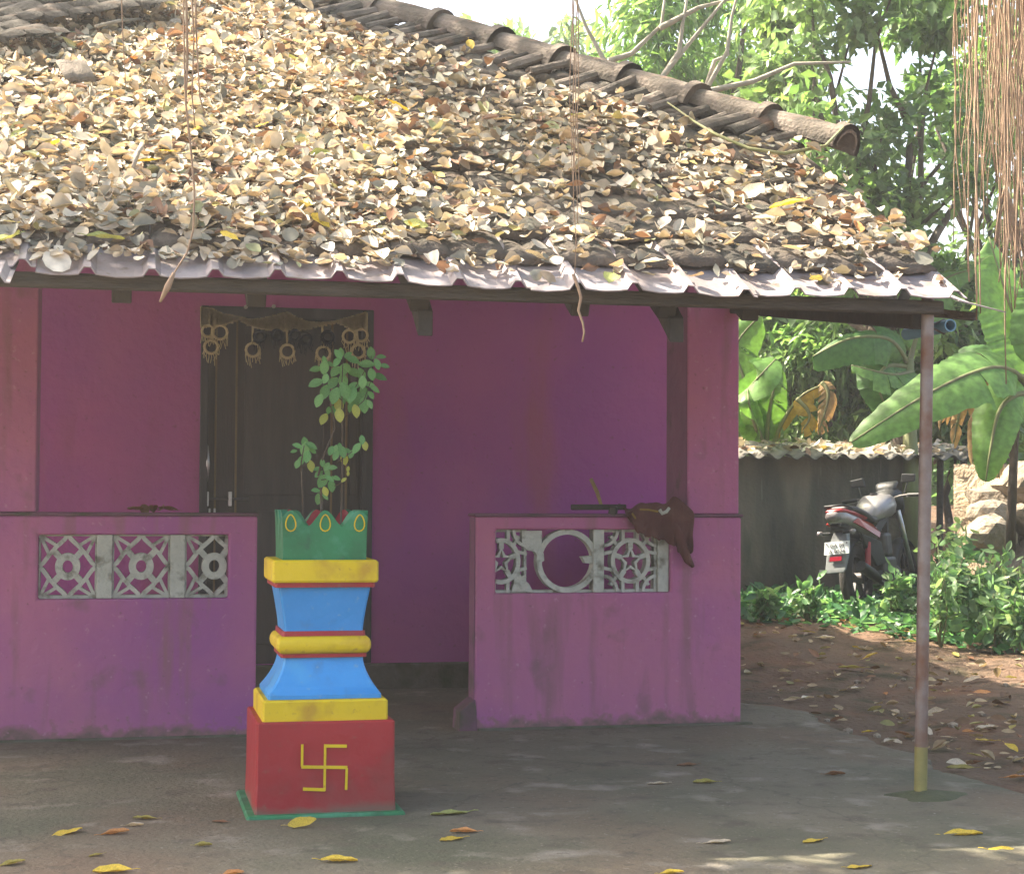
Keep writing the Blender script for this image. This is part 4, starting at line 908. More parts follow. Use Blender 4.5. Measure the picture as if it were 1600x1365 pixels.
# --- banana plants
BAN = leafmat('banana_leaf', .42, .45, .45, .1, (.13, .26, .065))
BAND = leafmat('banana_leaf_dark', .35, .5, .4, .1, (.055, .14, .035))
BANB = leafmat('banana_leaf_dry', .25, .8, .2, .15, (.36, .24, .12), tint=(1.1, .9, .6))
BANY = leafmat('banana_leaf_yellow', .35, .7, .3, .15, (.45, .30, .04), tint=(1.1, .95, .4))
def banana_leaf(par, pts, width, nrm_, mat=BAN, fold=.25, tear=.0, seed=1, stalk=.15):
    r = random.Random(seed); P0_ = [Vector(p) for p in pts]; n = 52
    C_ = []
    m = len(P0_)-1
    for i in range(n):                    # catmull-rom
        t = i/(n-1)*m; k = min(int(t), m-1); u_ = t-k
        p0, p1, p2, p3 = P0_[max(k-1, 0)], P0_[k], P0_[k+1], P0_[min(k+2, m)]
        C_.append(.5*((2*p1)+(p2-p0)*u_+(2*p0-5*p1+4*p2-p3)*u_**2+(3*p1-p0-3*p2+p3)*u_**3))
    mb = MB(); N_ = Vector(nrm_).normalized(); rows = [[], []]
    for i, c in enumerate(C_):
        d = (C_[min(i+1, n-1)]-C_[max(i-1, 0)]).normalized(); s_ = d.cross(N_).normalized(); nn = s_.cross(d).normalized()
        u_ = i/(n-1); wv = 0 if u_ < stalk else math.sin(math.pi*min(1, ((u_-stalk)/(1-stalk))**.62*.985+.01))**.55
        for sd, row in ((1, rows[0]), (-1, rows[1])):
            h_ = width/2*wv*(1+r.uniform(-.04, .04)); dn = fold+(.03*math.sin(i*1.7+sd))
            row.append([c+s_*sd*h_*f_+nn*(-dn*h_*f_*f_*.9+.10*h_*f_*(1-f_)+(.007 if i % 2 else -.007)*f_*(1.2-f_)*width*2) for f_ in (0, .33, .66, 1)])
    for row in rows:
        i0 = 0
        cuts = sorted(r.sample(range(12, n-5), int(tear*1.5)+1)) if tear else []
        for cu in cuts+[n-1]:
            seg = [list(q) for q in row[i0:cu+1]]
            if i0 > 0:      # torn strip hangs a little
                dv = Vector((0, 0, -r.uniform(.0, .12))); seg = [[p+dv*(k/3)**1.5 for k, p in enumerate(q)] for q in seg]
            if len(seg) > 1: mb.grid(seg)
            i0 = cu
    o = mb.build('blade', mat, par, smooth=True)
    MB().tube([c+Vector((0, 0, -.004)) for c in C_[::3]], list(np.linspace(.028, .006, len(C_[::3]))), 6).build('midrib', 'bananastem', par, smooth=True)
def pD(*L): return [atD(a, b, D) for a, b, D in L]
def stemb(par, px_, D, y0, r_=.08):
    b = gbase(px_, D); q = atD(px_, y0, D); MB().tube([(b[0], b[1], b[2]-.1), ((b[0]+q[0])/2+.02, (b[1]+q[1])/2, (b[2]+q[2])/2), q], [r_*1.3, r_, r_*.6], 10).build('stem', 'bananastem', par, smooth=True)
toC = lambda a=0, b=0: (-.2+a, -1, .35+b)
b1 = thing('banana_plant', 'young banana plant beside the pillar, one leaf dried yellow-brown', 'banana plant', gbase(1200, 18.1), 'banana plants')
stemb(b1, 1200, 18.1, 700, .06)
banana_leaf(b1, pD((1198, 705, 18.1), (1180, 660, 18.0), (1150, 620, 17.9), (1212, 563, 17.8))[:2]+pD((1168, 625, 17.9), (1205, 572, 17.8)), .46, toC(.5), BAN, .2, 0, 1)
banana_leaf(b1, pD((1120, 660, 18.1), (1150, 630, 18.0), (1180, 595, 16.), (1212, 560, 16.)), .55, toC(-.3), BAN, .1, 0, 2, .0)
banana_leaf(b1, pD((1198, 705, 18.1), (1200, 655, 18.1), (1208, 610, 18.05), (1220, 572, 18.1)), .36, toC(0), BAN, .3, 2, 3)
banana_leaf(b1, pD((1194, 705, 18.0), (1182, 670, 17.95), (1172, 640, 16.), (1168, 608, 16.)), .2, toC(), BAN, .6, 0, 4)
banana_leaf(b1, pD((1205, 705, 18.1), (1222, 660, 18.05), (1252, 618, 18.0), (1292, 598, 18.0)), .10, toC(0, .6), BANY, .5, 4, 5, .3)
banana_leaf(b1, pD((1245, 622, 18.0), (1262, 640, 17.95), (1264, 655, 17.95), (1255, 670, 17.95)), .20, toC(0), BANY, .3, 2, 6, .0)
banana_leaf(b1, pD((1284, 597, 18.0), (1294, 612, 17.95), (1290, 640, 17.95), (1281, 668, 17.95)), .20, toC(0), BANB, .5, 4, 7, .0)
banana_leaf(b1, pD((1195, 705, 18.2), (1165, 600, 18.3), (1150, 540, 18.4), (1190, 490, 18.5)), .6, toC(.2), BAN, .2, 2, 8)
b2 = thing('banana_plant', 'large banana plant by the steel pole with a broad leaf reaching over the wall', 'banana plant', gbase(1625, 14.2), 'banana plants')
stemb(b2, 1625, 14.2, 600, .11)
banana_leaf(b2, pD((1622, 615, 14.2), (1580, 578, 14.0), (1530, 578, 13.8), (1440, 620, 13.6), (1330, 690, 13.5)), .56, (-.35, -1, .75), BAN, .22, 1, 11, .2)
banana_leaf(b2, pD((1622, 615, 14.2), (1590, 615, 14.0), (1562, 640, 13.9), (1548, 700, 13.8), (1540, 752, 13.8)), .40, (-.55, -1, .1), BAN, .3, 0, 12, .15)
banana_leaf(b2, pD((1622, 610, 14.2), (1602, 540, 14.3), (1575, 470, 14.4), (1545, 370, 14.6)), .72, (.3, -1, .3), BAN, .15, 3, 13)
banana_leaf(b2, pD((1626, 610, 14.2), (1640, 520, 14.2), (1650, 430, 14.3), (1620, 330, 14.4)), .66, (-.1, -1, .2), BAN, .2, 3, 14)
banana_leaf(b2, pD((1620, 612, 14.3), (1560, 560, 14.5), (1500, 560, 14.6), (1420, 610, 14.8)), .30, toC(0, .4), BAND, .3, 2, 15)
for k, (a, b_, c_, d_) in enumerate(((1540, 590, 1490, 690), (1555, 600, 1520, 720), (1570, 605, 1545, 700), (1530, 580, 1470, 660), (1590, 620, 1560, 745))):
    banana_leaf(b2, pD((a, b_, 14.6), ((a+c_)/2-8, (b_+d_)/2-22, 14.55), (c_, d_, 14.5)), .17, toC(rng.uniform(-.4, .4)), BANB, .4, 4, 20+k, .0)
b3 = thing('banana_plant', 'banana plant deep in shade between the shrub and the pole, its leaf hanging', 'banana plant', gbase(1420, 17), 'banana plants')
stemb(b3, 1420, 17, 560, .08)
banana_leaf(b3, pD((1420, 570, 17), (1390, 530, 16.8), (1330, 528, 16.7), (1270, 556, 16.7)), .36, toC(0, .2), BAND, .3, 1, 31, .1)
banana_leaf(b3, pD((1425, 580, 17), (1400, 585, 16.7), (1340, 560, 16.6), (1310, 600, 16.6), (1300, 640, 16.6))[:2]+pD((1370, 580, 16.6), (1330, 570, 16.6)), .3, toC(0, 1), BAN, .2, 2, 32, .0)
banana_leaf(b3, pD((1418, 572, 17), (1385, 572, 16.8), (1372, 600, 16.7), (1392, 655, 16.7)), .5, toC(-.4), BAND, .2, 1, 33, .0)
banana_leaf(b3, pD((1420, 570, 17), (1440, 500, 17.1), (1470, 440, 17.2), (1520, 420, 17.2)), .4, toC(0, .2), BAN, .3, 3, 34)
# shade trunk and post
tt = thing('slim_trunk', 'slim dark tree trunk standing in front of the pale earth bank', 'tree', (lambda q: (q[0], q[1], gh(q[0], q[1])))(atD(1580, 850, 14.4)))
bq_ = atD(1578, 870, 14.4); MB().tube([tuple(bq_), tuple(atD(1582, 760, 14.4)), tuple(atD(1585, 690, 14.45)), tuple(atD(1600, 560, 14.6)), tuple(atD(1608, 440, 14.8))], [.045, .038, .035, .03, .02], 8).build('trunk', 'bark', tt, smooth=True)
V, T_, C_ = cloud([atD(1606+rng.normal()*14, 455+rng.normal()*25, 14.8) for _ in range(6)], [(.25, .25, .2)]*6, 260, .14, .45, .4, GREENS, (1, 2, 3, 2, 2))
inst('crown', fast('crown', V, T_, C_, ML), tt)
# pale stones/earth clods in the bank at the far right
for k in range(14):
    a, b = rng.uniform(1530, 1640), rng.uniform(745, 870); q = atD(a, b, rng.uniform(14.9, 15.6)); s_ = rng.uniform(.14, .30)
    bm = bmesh.new(); bmesh.ops.create_icosphere(bm, subdivisions=2, radius=s_)
    for v in bm.verts: v.co *= 1+.22*math.sin(v.co.x*17+k)*math.cos(v.co.z*13+k*2)+rng.normal()*.05; v.co.z *= .75
    me = bpy.data.meshes.new('bank_stone'); bm.to_mesh(me); bm.free(); me.materials.append(MT['stone'])
    q[2] = max(q[2], gh(q[0], q[1])+s_*.2); o = inst('bank_stone', me, None, Matrix.Translation(q)); tag(o, 'pale sunlit stone in the earth bank right of the wall', 'stone', 'stones in the earth bank')
mb = MB(); P_ = []
for i in range(16):
    row = []
    for j in range(10):
        a = 1490+i*22; b = 905-j*20
        q = atD(a, b, 14.7+j*.14+.10*math.sin(i*1.3+j)+.07*math.sin(i*2.9-j*1.7)); row.append(tuple(q))
    P_.append(row)
bnk = MB().grid(P_).build('earth_bank', 'bank', None, smooth=True); tag(bnk, 'pale crumbling earth bank at the end of the wall', 'bank', kind='structure')

# --- weeds in the yard
def scatter_weeds(n, poly_fn, size, wid, hmax, cols, wts, tmpl=LEAF):
    pos = []
    while len(pos) < n:
        q = rng.uniform((1.0, 1.5), (7.2, 6.85), (4000, 2)); m_ = poly_fn(q[:, 0], q[:, 1])
        keep = q[rng.random(len(q)) < m_]; pos += list(keep)
    pos = np.array(pos[:n]); g0 = hgt(pos[:, 0], pos[:, 1])
    hm = hmax(pos[:, 0], pos[:, 1]); z_ = g0+hm*rng.random(n)**.7
    p3 = np.column_stack([pos, z_]); d = nrm(np.column_stack([rng.normal(size=(n, 2)), rng.normal(.15, .5, n)])); nn = nrm(np.column_stack([rng.normal(0, .45, (n, 2)), np.ones(n)]))
    c_ = pick(cols, wts, n, .25)
    return leaves(tmpl, p3, d, nn, size*rng.uniform(.5, 1.3, n), wid*rng.uniform(.8, 1.2, n), c_, rng.uniform(-.2, .3, n))
def front(x): return np.interp(x, [1, 1.6, 2.2, 2.9, 3.6, 4.5, 5.5, 7], [5.6, 4.9, 4.3, 3.1, 2.6, 2.3, 2.2, 2.2])
def wmask(x, y):
    e = y-front(x)+.35*np.sin(x*4+y*3); cl_ = .5+.5*np.sin(x*5.1+1)*np.sin(y*4.3+x*2); 
    near_bike = np.exp(-(((x-bq[0])*.72+(y-bq[1])*.69)**2/2+((x-bq[0])*.69-(y-bq[1])*.72)**2/.02)*.6)
    return np.clip(e/.5, 0, 1)*(.35+.65*cl_)*(1-.0*near_bike)
def whm(x, y):
    base = .05+.05*np.clip((y-front(x))/1.5, 0, 1)+.16*np.clip((x-3.5)/1., 0, 1)+.16*np.clip((x-4.0)/1., 0, 1)*np.clip((y-3.8)/1., 0, 1)
    dx, dy = x-bq[0], y-bq[1]; lat = dx*.72-dy*.69   # lower next to the tyre
    return base*(.55+.45*np.clip(np.abs(lat+.0)/.35, 0, 1)+.35*np.sin(x*3.3+y*2.1)**2)
V, T_, C_ = scatter_weeds(15000, wmask, .105, .50, whm, [(.05, .15, .065), (.075, .20, .085), (.11, .26, .11), (.17, .32, .14)], (3, 4, 3, 2))
tag(inst('weeds', fast('weeds', V, T_, C_, ML)), 'low green weeds covering the ground round the motorcycle', 'weeds', kind='stuff')
# taller weed plants
for k, (a, b, h_) in enumerate(((1490, 905, .75), (1530, 900, .6), (1570, 905, .5), (1505, 880, .85), (1545, 870, .6), (1595, 880, .5), (1470, 930, .6), (1620, 900, .55), (1195, 955, .28), (1262, 950, .3), (1400, 960, .45), (1555, 935, .5), (1600, 945, .5))):
    D = 12.9+1.2*(930-b)/60 if a > 1400 else 14.3
    q = atD(a, b, D); g_ = gh(q[0], q[1]); t = thing('weed_plant', 'upright leafy weed at the sunlit edge beyond the steel pole' if a > 1400 else 'small leafy weed at the foot of the stained wall', 'plant', (q[0], q[1], g_), 'tall weeds beyond the pole' if a > 1400 else 'weeds at the wall foot')
    cen = []
    for s_ in range(5):
        an = rng.uniform(0, 6.28); tip = np.array([q[0]+.3*h_*math.cos(an)*rng.random(), q[1]+.3*h_*math.sin(an)*rng.random(), g_+h_*rng.uniform(.6, 1)])
        MB().tube(wob((q[0], q[1], g_-.03), tip, 4, .02), [.008, .007, .006, .004, .003], 5).build('stalk', 'bananastem', t, smooth=True)
        for u_ in (.45, .65, .85, 1): cen.append(np.array([q[0], q[1], g_])*(1-u_)+tip*u_)
    V, T_, C_ = cloud(cen, [(.16*h_+.03,)*3]*len(cen), int(150*h_+60), .10, .5, .2, [(.08, .20, .08), (.13, .27, .11), (.19, .33, .14), (.28, .38, .20)], (2, 3, 3, 2), tmpl=LEAF)
    tag(inst('leafage', fast('leafage', V, T_, C_, ML), t), kind='stuff')

# ------------------------------------------------------------------ banyan overhead: limb, crown, aerial roots
by = thing('banyan_tree', 'banyan with reddish-brown aerial roots hanging in curtains before the roof', 'tree', (3.3, -1.6, 0))
fk = (3.2, -1.5, 4.3)
MB().tube(wob((3.3, -1.6, -.3), fk, 6, .04), [.62, .5, .45, .42, .4, .38, .36], 14).build('trunk', 'bark', by, smooth=True)
limb1 = [fk, (2.2, -2.0, 4.7), (.6, -2.9, 4.6), (-1.2, -3.4, 4.4), (-3.0, -3.6, 4.35), (-4.6, -3.7, 4.5)]
limb2 = [fk, (2.3, -.6, 5.0), (1.6, -.2, 5.3), (.9, 1.2, 6.6), (.4, 3.2, 7.4)]
limb3 = [fk, (3.3, .8, 6.0), (3.4, 3.2, 7.2), (3.0, 5.6, 7.8)]
limb4 = [(2.2, -2.0, 4.7), (1.9, -1.2, 4.75), (2.0, -.4, 4.8), (2.5, .6, 5.2)]
shade_limb5 = [(.4, 3.2, 7.4), (-1.6, 2.8, 7.5), (-3.8, 2.2, 7.5), (-6.2, 2.8, 7.5)]  # added out of view to carry clumps that shade the roof
shade_limb6 = [(-3.0, -3.6, 4.35), (-4.0, -2.6, 4.8), (-5.2, -1.6, 5.1), (-6.4, -1.4, 5.2)]  # added out of view to carry clumps that shade the apron
for lb, r0, r1 in ((limb1, .2, .05), (shade_limb6, .06, .02), (shade_limb5, .06, .02), (limb2, .2, .05), (limb3, .22, .06), (limb4, .10, .05)):
    MB().tube(lb, list(np.linspace(r0, r1, len(lb))), 10).build('limb', 'bark', by, smooth=True)
cen, rad = [], []  # unseen clumps, several added only to shade roof, yard and apron
def addc(n, lo, hi, r0, r1):
    for _ in range(n):
        cen.append(rng.uniform(lo, hi)); r_ = rng.uniform(r0, r1); rad.append((r_, r_, r_*.6))
addc(26, (-1.5, .2, 6.9), (5.2, 7.0, 8.6), .7, 1.1)
addc(15, (-4.4, -4.6, 4.6), (-1.2, -3.0, 5.4), .4, .7)
addc(20, (-1.6, -3.6, 4.9), (3.6, -1.2, 5.7), .45, .8)
addc(12, (1.2, -1.2, 5.2), (5.4, 2.0, 6.6), .6, .9)
addc(9, (-6.6, -1.9, 4.9), (-4.4, -1.1, 5.4), .35, .55)
addc(4, (-4.4, -1.8, 4.9), (-3.0, -1.2, 5.3), .2, .35)
addc(9, (-4.6, .6, 7.2), (-2.6, 3.2, 7.9), .35, .6)
addc(4, (-6.7, 2.3, 7.2), (-5.6, 3.4, 7.8), .4, .6)
addc(9, (-3.8, -2.6, 5.0), (.5, -1.2, 5.8), .35, .55)
addc(14, (-3.2, 3.4, 7.1), (-.4, 7.6, 8.4), .7, 1.1)
addc(9, (-4.8, -2.3, 4.9), (-1.0, -1.1, 5.4), .3, .5)
addc(8, (-1.0, -2.4, 4.9), (1.5, -.9, 5.6), .4, .6)
V, T_, C_ = cloud(cen, rad, 26000, .15, .55, .2, GREENS, (3, 3, 2, 1, 1))
inst('crown', fast('crown', V, T_, C_, ML), by)
def aroot(pts, r_, mat='root', n=5):
    MB().tube(pts, list(np.linspace(r_, r_*.55, len(pts))), n).build('aerial_root', mat, by, smooth=True)
# curtain at the right
for k in range(95):
    px_ = rng.uniform(1498, 1606) if k < 55 else rng.uniform(1560, 1612); D = rng.uniform(8.2, 9.6)
    ln = rng.choice([rng.uniform(120, 330), rng.uniform(300, 430)], p=[.72, .28])
    if px_ > 1560: ln += 60
    pts_ = []; x_ = px_; tx = px_+rng.normal()*6
    for i, yy in enumerate(np.linspace(-250, ln, 12)):
        pts_.append(atD(x_, yy, D)); x_ += rng.normal()*4.2+(tx-x_)*.2
    aroot(pts_, rng.uniform(.0025, .0055))
for px_, y1, D in ((1527, 470, 7.9), (1521, 500, 8.0), (1575, 600, 8.1), (1566, 470, 8.0), (1560, 420, 8.3), (1590, 480, 8.2), (1514, 440, 8.2), (1532, 490, 8.1)):
    x_ = px_; pts_ = []
    for yy in np.linspace(-280, y1, 16): pts_.append(atD(x_, yy, D)); x_ += rng.normal()*2.2+(px_-x_)*.2
    aroot(pts_, .006)
for px_, y0 in ((1575, 300), (1580, 310), (1570, 290)):      # forked ends
    for s_ in range(4):
        x_ = px_; pts_ = []
        for i, yy in enumerate(np.linspace(y0, y0+rng.uniform(80, 150), 7)): pts_.append(atD(x_, yy, 8.3)); x_ += (s_-1.2)*2.5+rng.normal()
        aroot(pts_, .005)
# the single strands hanging before the roof
for dx in (0, 9, 17, -5):
    pts_ = []; ends = {0: [(290, -330), (291, 0), (293, 90), (290, 160), (298, 230), (304, 300), (302, 360), (292, 395), (270, 430), (252, 468)], 9: [(298, -330), (300, 0), (303, 60), (300, 150), (305, 200)], 17: [(306, -330), (306, 40), (312, 150), (320, 180)], -5: [(286, -330), (287, 30), (289, 140), (294, 200)]}[dx]
    aroot([atD(a, b, 5.9) for a, b in ends], .0038 if dx else .0048)
q = [atD(a, b, 5.9) for a, b in ((272, 426), (262, 448), (250, 472))]
MB().tube(q, [.006, .012, .004], 7).build('root_tuft', 'root', by, smooth=True)
for off in (-3, 0, 4, 8):
    aroot([atD(896+off+rng.normal()*1.5+ (4 if yy > 300 else 0), yy, 6.0+.01*off) for yy in np.linspace(-300, 430 if off == 0 else 330+rng.uniform(-60, 60), 14)], .0028)
aroot([atD(a, b, 6.0) for a, b in ((896, 428), (904, 450), (908, 465), (904, 485), (911, 505), (913, 520), (910, 534))], .0065)
aroot([atD(a, b, 6.3) for a, b in ((188, -260), (190, 0), (192, 60), (195, 110), (197, 140))], .0026)

# ------------------------------------------------------------------ leaf litter on the roof
LC = [(.56, .49, .38), (.68, .62, .52), (.42, .34, .25), (.26, .16, .11), (.29, .28, .23), (.45, .38, .14), (.33, .35, .20)]
LW = (4.0, 3.2, 3.0, 1.6, 3.0, .12, .3)
def roof_pos(n, hi=.05):
    out = []
    while len(out) < n:
        x_ = rng.uniform(-5.6, .12, 4000); y_ = -2.29+6.7*rng.random(4000)
        lim = np.where(y_ < HIPY-.4, .09, HIPX-(y_-HIPY)-.70-.1*np.sin(y_*7))
        a = [proj(rp(x, y)) for x, y in zip(x_, y_)]
        for (x, y, l, (pa, pb_)) in zip(x_, y_, lim, a):
            if x > l or pa < -80 or pb_ < -120: continue
            bare = .5+.5*math.sin(x*2.3+1.2)*math.sin(y*3.1+.6)
            dens = 1.0 if pa < 620 else np.interp(pa, [620, 900, 1250, 1450], [1., .8, .62, .75])
            rowp = ((y+2.15)/SL.y/TL) % 1.0
            clump = .5+.5*math.sin(x*6.1+y*2.2)*math.sin(y*7.3-x*1.9+1)
            dens *= (.55+.6*rowp)*(.6+.5*clump)
            if pa > 620: dens *= (.08+.95*rowp)*(.25+.75*bare)
            if y < -2.15: dens *= .55
            if y < -2.15 and pa > 900: dens *= .6
            if pb_ < 62-pa*.25: dens *= .16
            if rng.random() < dens: out.append((x, y))
    return np.array(out[:n])
NL = 15500
xy = roof_pos(NL); rowf = ((xy[:, 1]+2.15)/SL.y/TL) % 1.0
hh = np.where(xy[:, 1] < -2.15, rng.uniform(.012, .045, NL), rng.uniform(.03, .075, NL)+.03*rng.random(NL)*(1+np.sin(xy[:, 0]*4.1+2)*np.sin(xy[:, 1]*5.3)))
base3 = np.column_stack([xy[:, 0], xy[:, 1], EZ+TS*(xy[:, 1]-EY)])+np.array(RN)*hh[:, None]
d = nrm(rng.normal(size=(NL, 3))-0); d = nrm(d-(d@np.array(RN))[:, None]*np.array(RN)*rng.uniform(.55, 1, (NL, 1)))
nn = nrm(np.array(RN)+rng.normal(size=(NL, 3))*.40)
sz_ = np.clip(rng.normal(.058, .02, NL), .022, .12); wd_ = rng.uniform(.38, .8, NL); cc_ = pick(LC, LW, NL, .22); cu_ = rng.uniform(-.5, .8, NL); kd = rng.random(NL)
V, T_, C_ = join([leaves(tm, base3[m_], d[m_], nn[m_], sz_[m_], wd_[m_], cc_[m_], cu_[m_]) for tm, m_ in ((LEAF, kd < .45), (LEAFB, (kd >= .45) & (kd < .7)), (LEAFC, kd >= .7))])
tag(inst('leaf_litter', fast('leaf_litter', V, T_, C_, MLIT)), 'thick drift of dry tan leaves covering the tiled roof', 'leaf litter', kind='stuff')
# the larger leaves of the roof as individuals
def dry_leaf_mesh(k, mat):
    r = random.Random(k); n = 7; P_ = []; cu = r.uniform(.1, .55); tw = r.uniform(-.4, .4)
    for i in range(n):
        u_ = i/(n-1); wd_ = r.uniform(.23, .27)*math.sin(math.pi*min(1, u_*.95+.03))**.7; a = tw*(u_-.5)
        row = []
        for f_ in (-1, -.5, 0, .5, 1):
            yy = wd_*f_; zz = cu*abs(f_)**1.6*wd_*1.3+.25*cu*(u_-.5)**2+.02*math.sin(i*2+f_*3)
            row.append((u_-.5, yy*math.cos(a)-zz*math.sin(a), zz*math.cos(a)+yy*math.sin(a)))
        P_.append(row)
    mb = MB().grid(P_); 
    mb.tube([(-.5, 0, .25*cu*.25), (-.64, .02, .25*cu*.25+.03), (-.74, .05, .25*cu*.25+.02)], .010, 4)
    return mb.mesh('fallen_leaf', mat, True)
DL = {nm: leafmat('leaf_'+nm, .25, .65, .25, .16, c, (1.1, .95, .55)) for nm, c in (('tan', (.54, .46, .35)), ('pale', (.68, .61, .50)), ('brown', (.22, .11, .06)), ('yellow', (.58, .42, .06)), ('green', (.33, .36, .12)), ('orange', (.52, .24, .09)), ('olive', (.30, .26, .07)))}
DM = {nm: [dry_leaf_mesh(hash_, m) for hash_ in range(j*10, j*10+4)] for j, (nm, m) in enumerate(DL.items())}
LABR = {'tan': ('dry tan leaf, larger than most, in the litter on the roof', 'tan leaves on the roof'), 'pale': ('bleached cream-coloured leaf lying in the litter on the roof', 'pale leaves on the roof'), 'brown': ('dark brown curled leaf lying in the litter on the roof', 'brown leaves on the roof'), 'yellow': ('bright yellow leaf lying in the litter on the roof', 'yellow leaves on the roof'), 'green': ('greenish leaf lying in the litter on the roof', 'green leaves on the roof'), 'orange': ('rust-orange leaf lying in the litter on the roof', 'orange leaves on the roof')}
def lay(me, p, n_, L_, yaw, tilt=.25):
    n_ = (Vector(n_)+Vector((random.gauss(0, tilt), random.gauss(0, tilt), 0))).normalized(); dd = Vector((math.cos(yaw), math.sin(yaw), 0)); dd = (dd-n_*dd.dot(n_)).normalized(); y_ = n_.cross(dd)
    o = inst('fallen_leaf', me, None, Matrix.Translation(p) @ Matrix((dd, y_, n_)).transposed().to_4x4() @ Matrix.Scale(L_, 4)); return o
spec_ = [((620, 165), 'yellow', .13), ((85, 225), 'yellow', .10), ((228, 252), 'yellow', .10), ((262, 236), 'yellow', .09), ((308, 64), 'orange', .12), ((645, 352), 'yellow', .09), ((735, 70), 'yellow', .10), ((165, 372), 'green', .14), ((15, 372), 'green', .14), ((358, 368), 'yellow', .09), ((500, 345), 'yellow', .10), ((650, 350), 'green', .10), ((1230, 320), 'yellow', .16), ((1175, 300), 'tan', .17), ((955, 435), 'green', .13), ((1085, 355), 'tan', .15), ((525, 135), 'orange', .13), ((1275, 435), 'yellow', .10), ((410, 195), 'yellow', .09), ((1340, 355), 'orange', .11)]
for (a, b), nm, L_ in spec_:
    q = Vector(on(a, b, tuple(RN), RN.dot(rp(0, 0, .10)))); o = lay(random.choice(DM[nm]), q, RN, L_, random.uniform(0, 6.28)); tag(o, LABR[nm][0], 'leaf', LABR[nm][1])
pp_ = roof_pos(135)
for (x_, y_) in pp_:
    nm = random.choices(['tan', 'pale', 'brown', 'green', 'orange', 'yellow'], (5, 5, 2.2, .5, .25, .08))[0]
    o = lay(random.choice(DM[nm]), rp(x_, y_, (.085 if y_ > -2.15 else .055)+random.uniform(0, .03)), RN, random.uniform(.07, .105), random.uniform(0, 6.28), .3); tag(o, LABR[nm][0], 'leaf', LABR[nm][1])
# twig on the roof right, sticks, loose tile
tw_ = [on(a, b, tuple(RN), RN.dot(rp(0, 0, .11))) for a, b in ((1043, 160), (1085, 190), (1115, 208), (1170, 232), (1225, 240), (1290, 228))]+[np.array(hip_pt(-.28, .16))]
tg = MB().tube(tw_, [.004, .006, .008, .009, .009, .008, .006], 7).build('green_twig', 'vine', None, smooth=True); tag(tg, 'long curved green twig lying across the roof below the hip tiles', 'twig')
for (a, b), (c_, e_) in (((222, 225), (208, 262)), ((150, 42), (218, 30)), ((640, 560), (640, 560))):
    if a == 640: continue
    p, q = on(a, b, tuple(RN), RN.dot(rp(0, 0, .14))), on(c_, e_, tuple(RN), RN.dot(rp(0, 0, .09)))
    s_ = MB().tube([p, (p+q)/2+np.array([0, 0, .01]), q], [.010, .012, .009], 6).build('pale_stick', 'palebark', None, smooth=True); tag(s_, 'short bleached stick lying among leaves on the roof', 'stick', 'sticks on the roof')
lt = inst('loose_tile', tile_mesh('rtile', 77), None, Matrix.Translation(on(125, 128, tuple(RN), RN.dot(rp(0, 0, .085)))) @ RB @ Matrix.Rotation(.25, 4, 'Z') @ Matrix.Rotation(.2, 4, 'X') @ Matrix.Scale(.62, 4)); tag(lt, 'loose broken grey tile lying on top of the leaf litter', 'tile')

# ------------------------------------------------------------------ leaves on the ground
GL = [((105, 1297), 'yellow', .11), ((180, 1298), 'orange', .09), ((210, 1286), 'tan', .06), ((226, 1275), 'olive', .08), ((343, 1280), 'brown', .06), ((318, 1317), 'olive', .055), ((150, 1332), 'olive', .05), ((175, 1357), 'yellow', .11), ((20, 1345), 'olive', .08), ((530, 1341), 'yellow', .11), ((365, 1361), 'orange', .07), ((703, 1267), 'green', .15), ((724, 1296), 'orange', .09), ((706, 1307), 'yellow', .09), ((1027, 1221), 'tan', .075), ((1101, 1219), 'olive', .09), ((1073, 1192), 'brown', .08), ((1120, 1312), 'tan', .09), ((1050, 1360), 'yellow', .07), ((1270, 1310), 'yellow', .085), ((1343, 1350), 'yellow', .09), ((1505, 1298), 'yellow', .13), ((1578, 1323), 'yellow', .13), ((1540, 1150), 'yellow', .11), ((1390, 1148), 'tan', .08), ((1500, 1192), 'olive', .11), ((1587, 1203), 'orange', .09), ((1305, 1207), 'brown', .08), ((1330, 1057), 'olive', .15), ((1356, 1131), 'yellow', .06), ((1240, 1087), 'tan', .09), ((1262, 1086), 'pale', .10), ((1338, 1077), 'pale', .08), ((1456, 1072), 'pale', .05), ((1410, 1020), 'orange', .11), ((1540, 1130), 'tan', .12), ((1290, 1023), 'pale', .12), ((1580, 1062), 'olive', .07), ((1480, 1145), 'tan', .06)]
LABG = lambda nm, soil_: ({'yellow': 'yellow', 'orange': 'rusty orange', 'tan': 'tan', 'olive': 'olive-green', 'brown': 'dark brown', 'green': 'yellow-green', 'pale': 'bleached pale'}[nm]+(' fallen leaf on the bare soil near the pole' if soil_ else ' fallen leaf on the concrete apron'), nm+(' leaves on the soil' if soil_ else ' leaves on the apron'))
for (a, b), nm, L_ in GL:
    q = onZ(a, b, .02); soil_ = q[0] > .42 or a > 1440
    if soil_: q[2] = gh(q[0], q[1])+.018
    else: q[2] = .0135
    o = lay(random.choice(DM[nm]), q, (0, 0, 1), L_*1.12, random.uniform(-.6, .6)+(math.pi if random.random() < .5 else 0), .06); l_ = LABG(nm, soil_); tag(o, l_[0], 'leaf', l_[1])
q = onZ(470, 1284, .02); q[1] -= .05; q[2] = .03; o = lay(DM['yellow'][1], q, (0, -.6, 1), .11, .3, 0); tag(o, 'yellow-green leaf leaning against the green foot of the pedestal', 'leaf')
k = 0
